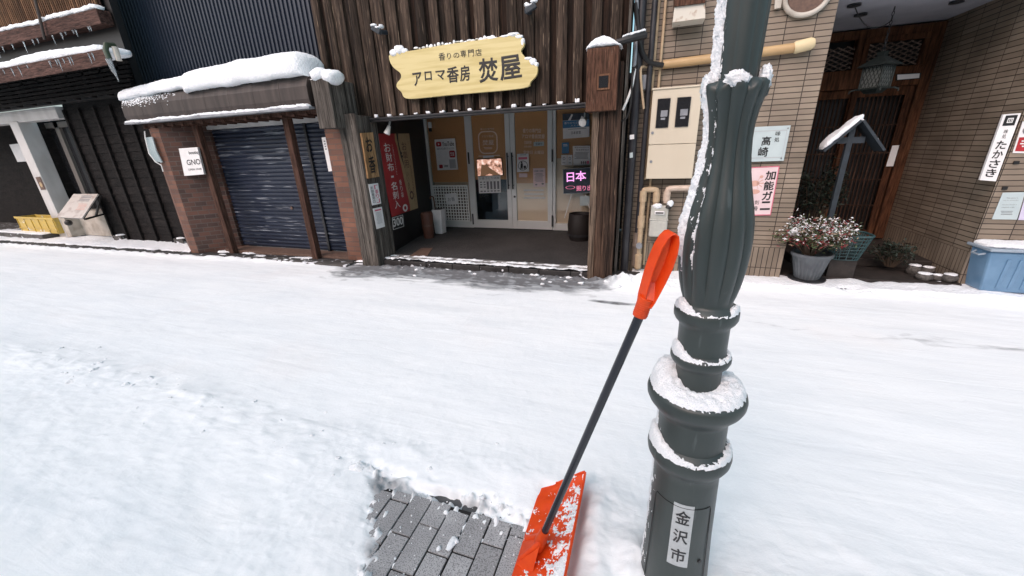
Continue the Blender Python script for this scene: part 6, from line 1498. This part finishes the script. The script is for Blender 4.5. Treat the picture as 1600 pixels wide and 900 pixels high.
# grip: an elongated loop band, wide in depth
side = dG.cross(Vector((0, -1, .35)).normalized()).normalized()      # across the loop, in picture plane
if side.x < 0: side = -side
dep = side.cross(dG).normalized()
if dep.y > 0: dep = -dep
view = (O - ST).normalized()
LG = (TIP - ST).length
lp_pts = []
def GP(a, s_): return ST + dG * (LG * a) + side * (s_ * GS + .006 * a)
halfw = .031; GS = .76
path = [(.13, -.014), (.2, -.019), (.33, -.0235), (.48, -.0275), (.65, -.0295), (.80, -.0275), (.90, -.021), (.96, -.011), (.975, 0), (.955, .012), (.89, .021), (.78, .0285), (.62, .031), (.46, .028), (.32, .0235), (.2, .019), (.13, .014)]
def loop_band(scale_d, th):
    vs = []; n_ = len(path); 
    cen = (.58, 0)
    # offset axis so that the mouth of the loop opens towards the viewer's right
    tilt = (dep * 1.0 + side * .7).normalized()
    for k, (a, s_) in enumerate(path):
        a2 = cen[0] + (a - cen[0]) * (1 - th * 3.2); s2 = s_ * (1 - th * 14)
        for (aa, ss, dd) in ((a, s_, -.5), (a, s_, .5), (a2, s2, .5), (a2, s2, -.5)):
            vs.append(GP(aa, ss) + tilt * (dd * scale_d))
    fs = []
    for k in range(n_):
        k2 = (k + 1) % n_
        for q in range(4): fs.append((k * 4 + q, k * 4 + (q + 1) % 4, k2 * 4 + (q + 1) % 4, k2 * 4 + q))
    return MB().add(vs, fs)
gb = loop_band(.038, .012)
gb.tube([ST - dG * .004, ST + dG * .045, GP(.22, 0)], [.0195, .0205, .022], 20)
for k in range(7): gb.tube([ST + dG * (.002 + k * .006), ST + dG * (.005 + k * .006)], [.0208, .0208], 20)
# back web closing the loop
tilt = (dep + side * .7).normalized()
gb.add([GP(a, s_) - tilt * .0155 for a, s_ in path], [tuple(range(len(path)))])
gb.add([GP(.22, -.017) + tilt * .015, GP(.22, .017) + tilt * .015, GP(.40, .025) - tilt * .018, GP(.40, -.025) - tilt * .018], [(0, 1, 2, 3)])
go_ = gb.build('grip', 'orange_plastic', sh, smooth=True, angle=60)
bvm = go_.modifiers.new('bevel', 'BEVEL'); bvm.width = .003; bvm.segments = 2; bvm.limit_method = 'ANGLE'
# blade: curved plough like scoop, its width running away from the camera
yA, yB = .84, 1.375
def bl(u, v):      # u 0 bottom-left lip .. 1 top-right edge, v along the width
    y = yA + (yB - yA) * v
    x = -.375 + .205 * u ** 1.0
    z = .012 + .11 * u ** 1.7 + .05 * math.sin(math.pi * u) * 0
    rib = .004 * math.cos(v * 2 * math.pi * 5) * smooth(.1, .3, u) * smooth(1, .85, u)
    cor = 1 - (smooth(.93, 1.0, v) * .35 * (1 - u) + smooth(.07, 0, v) * .35 * (1 - u))
    x = -.17 - (-.17 - x) * cor
    z += .02 * smooth(.93, 1, v) + .02 * smooth(.07, 0, v)
    return Vector((x, y + .0, z + rib))
nu, nv = 22, 60
G = [[bl(i / nu, j / nv) for i in range(nu + 1)] for j in range(nv + 1)]
vs = [p for r_ in G for p in r_] + [p - Vector((-.002, 0, .005)) for r_ in G for p in r_]
W1 = nu + 1; N1 = W1 * (nv + 1); fs = []
for j in range(nv):
    for i in range(nu):
        a = j * W1 + i; fs.append((a, a + 1, a + W1 + 1, a + W1)); fs.append((N1 + a, N1 + a + W1, N1 + a + W1 + 1, N1 + a + 1))
for j in range(nv): a = j * W1; fs.append((a, a + W1, N1 + a + W1, N1 + a)); a += nu; fs.append((a, N1 + a, N1 + a + W1, a + W1))
for i in range(nu): fs.append((i, N1 + i, N1 + i + 1, i + 1)); a = nv * W1 + i; fs.append((a, a + 1, N1 + a + 1, N1 + a))
bd = MB().add(vs, fs)
bd.build('blade', 'orange_plastic', sh, smooth=True, angle=60)
# raised rim and socket
rm = MB(); rm.tube([bl(1, v / 20) + Vector((.002, 0, .001)) for v in range(21)], .006, 8).tube([bl(k / 10, 1) + Vector((0, .002, .0)) for k in range(11)], .006, 8)
rm.build('rim', 'orange_plastic', sh, smooth=True)
sk = MB(); sk.tube([SB + dS * .05, SB + dS * .02, SB - dS * .02, SB - dS * .06], [.018, .021, .024, .02], 18)
yS = SB.y
for dy in (-.028, .028): sk.tube([SB - dS * .0 + Vector((0, dy * .5, 0)), Vector((-.36, yS + dy * 1.6, .03))], [.012, .01], 10)
sk.add([SB + Vector((-.0, -.02, -.0)), SB + Vector((0, .02, 0)), Vector((-.30, yS + .09, .02)), Vector((-.30, yS - .09, .02)), Vector((-.37, yS + .06, .02)), Vector((-.37, yS - .06, .02))], [(0, 3, 2, 1), (0, 1, 4, 5), (0, 5, 3), (1, 2, 4)])
sk.build('socket', 'orange_plastic', sh, smooth=True, angle=50)
# snow stuck on the blade
vs = []; nu2, nv2 = 80, 200
for j in range(nv2 + 1):
    for i in range(nu2 + 1):
        u, v = i / nu2, j / nv2; p = bl(u, v); m_ = .7 * fbm(u * 6, v * 15, 3, 5) + .6 * noise.noise(Vector((u * 24, v * 60, 1))) + .5 * noise.noise(Vector((u * 50, v * 120, 1))) + .55 * smooth(.3, .95, u) - .42 - .25 * smooth(.7, 1, v) + .5 * smooth(.35, .0, v) * smooth(.3, .7, u)
        vs.append(p + Vector((-.3, 0, 1)) * max(-.004, min(.007, m_ * .022 - .002)))
MB().add(vs, [(j * (nu2 + 1) + i, j * (nu2 + 1) + i + 1, (j + 1) * (nu2 + 1) + i + 1, (j + 1) * (nu2 + 1) + i) for j in range(nv2) for i in range(nu2)]).build('snow_crust', 'snow_fine', smooth=True, angle=90, label='patchy powder snow stuck on the orange shovel blade', category='snow')

# clods along the ploughed ridge
random.seed(31); mb = MB()
for i in range(60):
    x = random.uniform(-5, -.5); y = 1.30 + .05 * math.sin(x * 1.3) - (x + 2.5) * .03 + random.gauss(0, .11)
    s_ = min(.035, .005 * math.exp(abs(random.gauss(0, .8))))
    b = blob((x, y, snow_h(x, y, kerbY(x)) - s_ * .3), s_ * random.uniform(.8, 1.9), s_ * random.uniform(.8, 1.6), s_ * .65, seed=i, n=10, amp=.7); mb.add(b.v, b.f)
for i in range(34):
    x = random.uniform(-3.4, .5); ky = kerbY(x); y = ky - abs(random.gauss(0, .12)) - .02; s_ = random.uniform(.006, .028)
    b = blob((x, y, snow_h(x, y, ky) + s_ * .2), s_ * random.uniform(1, 1.9), s_, s_ * .7, seed=i, n=9, amp=.7); mb.add(b.v, b.f)
mb.build('snow_clods', 'snow', smooth=True, angle=90, kind='stuff', label='small snow clods lying along the ploughed ridge and the shop kerb', category='snow')
# loose snow crumbs near the patch
random.seed(5); mb = MB()
for i in range(150):
    x = random.uniform(-1.15, -.3); y = random.uniform(.72, 1.25)
    if patch_d(x, y) < -.05: continue
    s_ = min(.005, abs(random.gauss(.0004, .0015)) + .0007)
    b = blob((x, y, s_ * .6), s_ * random.uniform(.8, 1.8), s_ * random.uniform(.8, 1.8), s_, seed=i, n=6); mb.add(b.v, b.f)
for cx0, cy0, a_, b_ in ((-.66, .975, .016, .035), (-.70, .94, .01, .012), (-.645, .99, .012, .012)):
    b = blob((cx0, cy0, .003), a_, b_, .008, seed=cx0, amp=.4, n=14); mb.add(b.v, b.f)
mb.build('snow_crumbs', 'snow_fine', smooth=True, angle=90, kind='stuff', label='loose snow crumbs scattered over the bared grey pavers', category='snow')
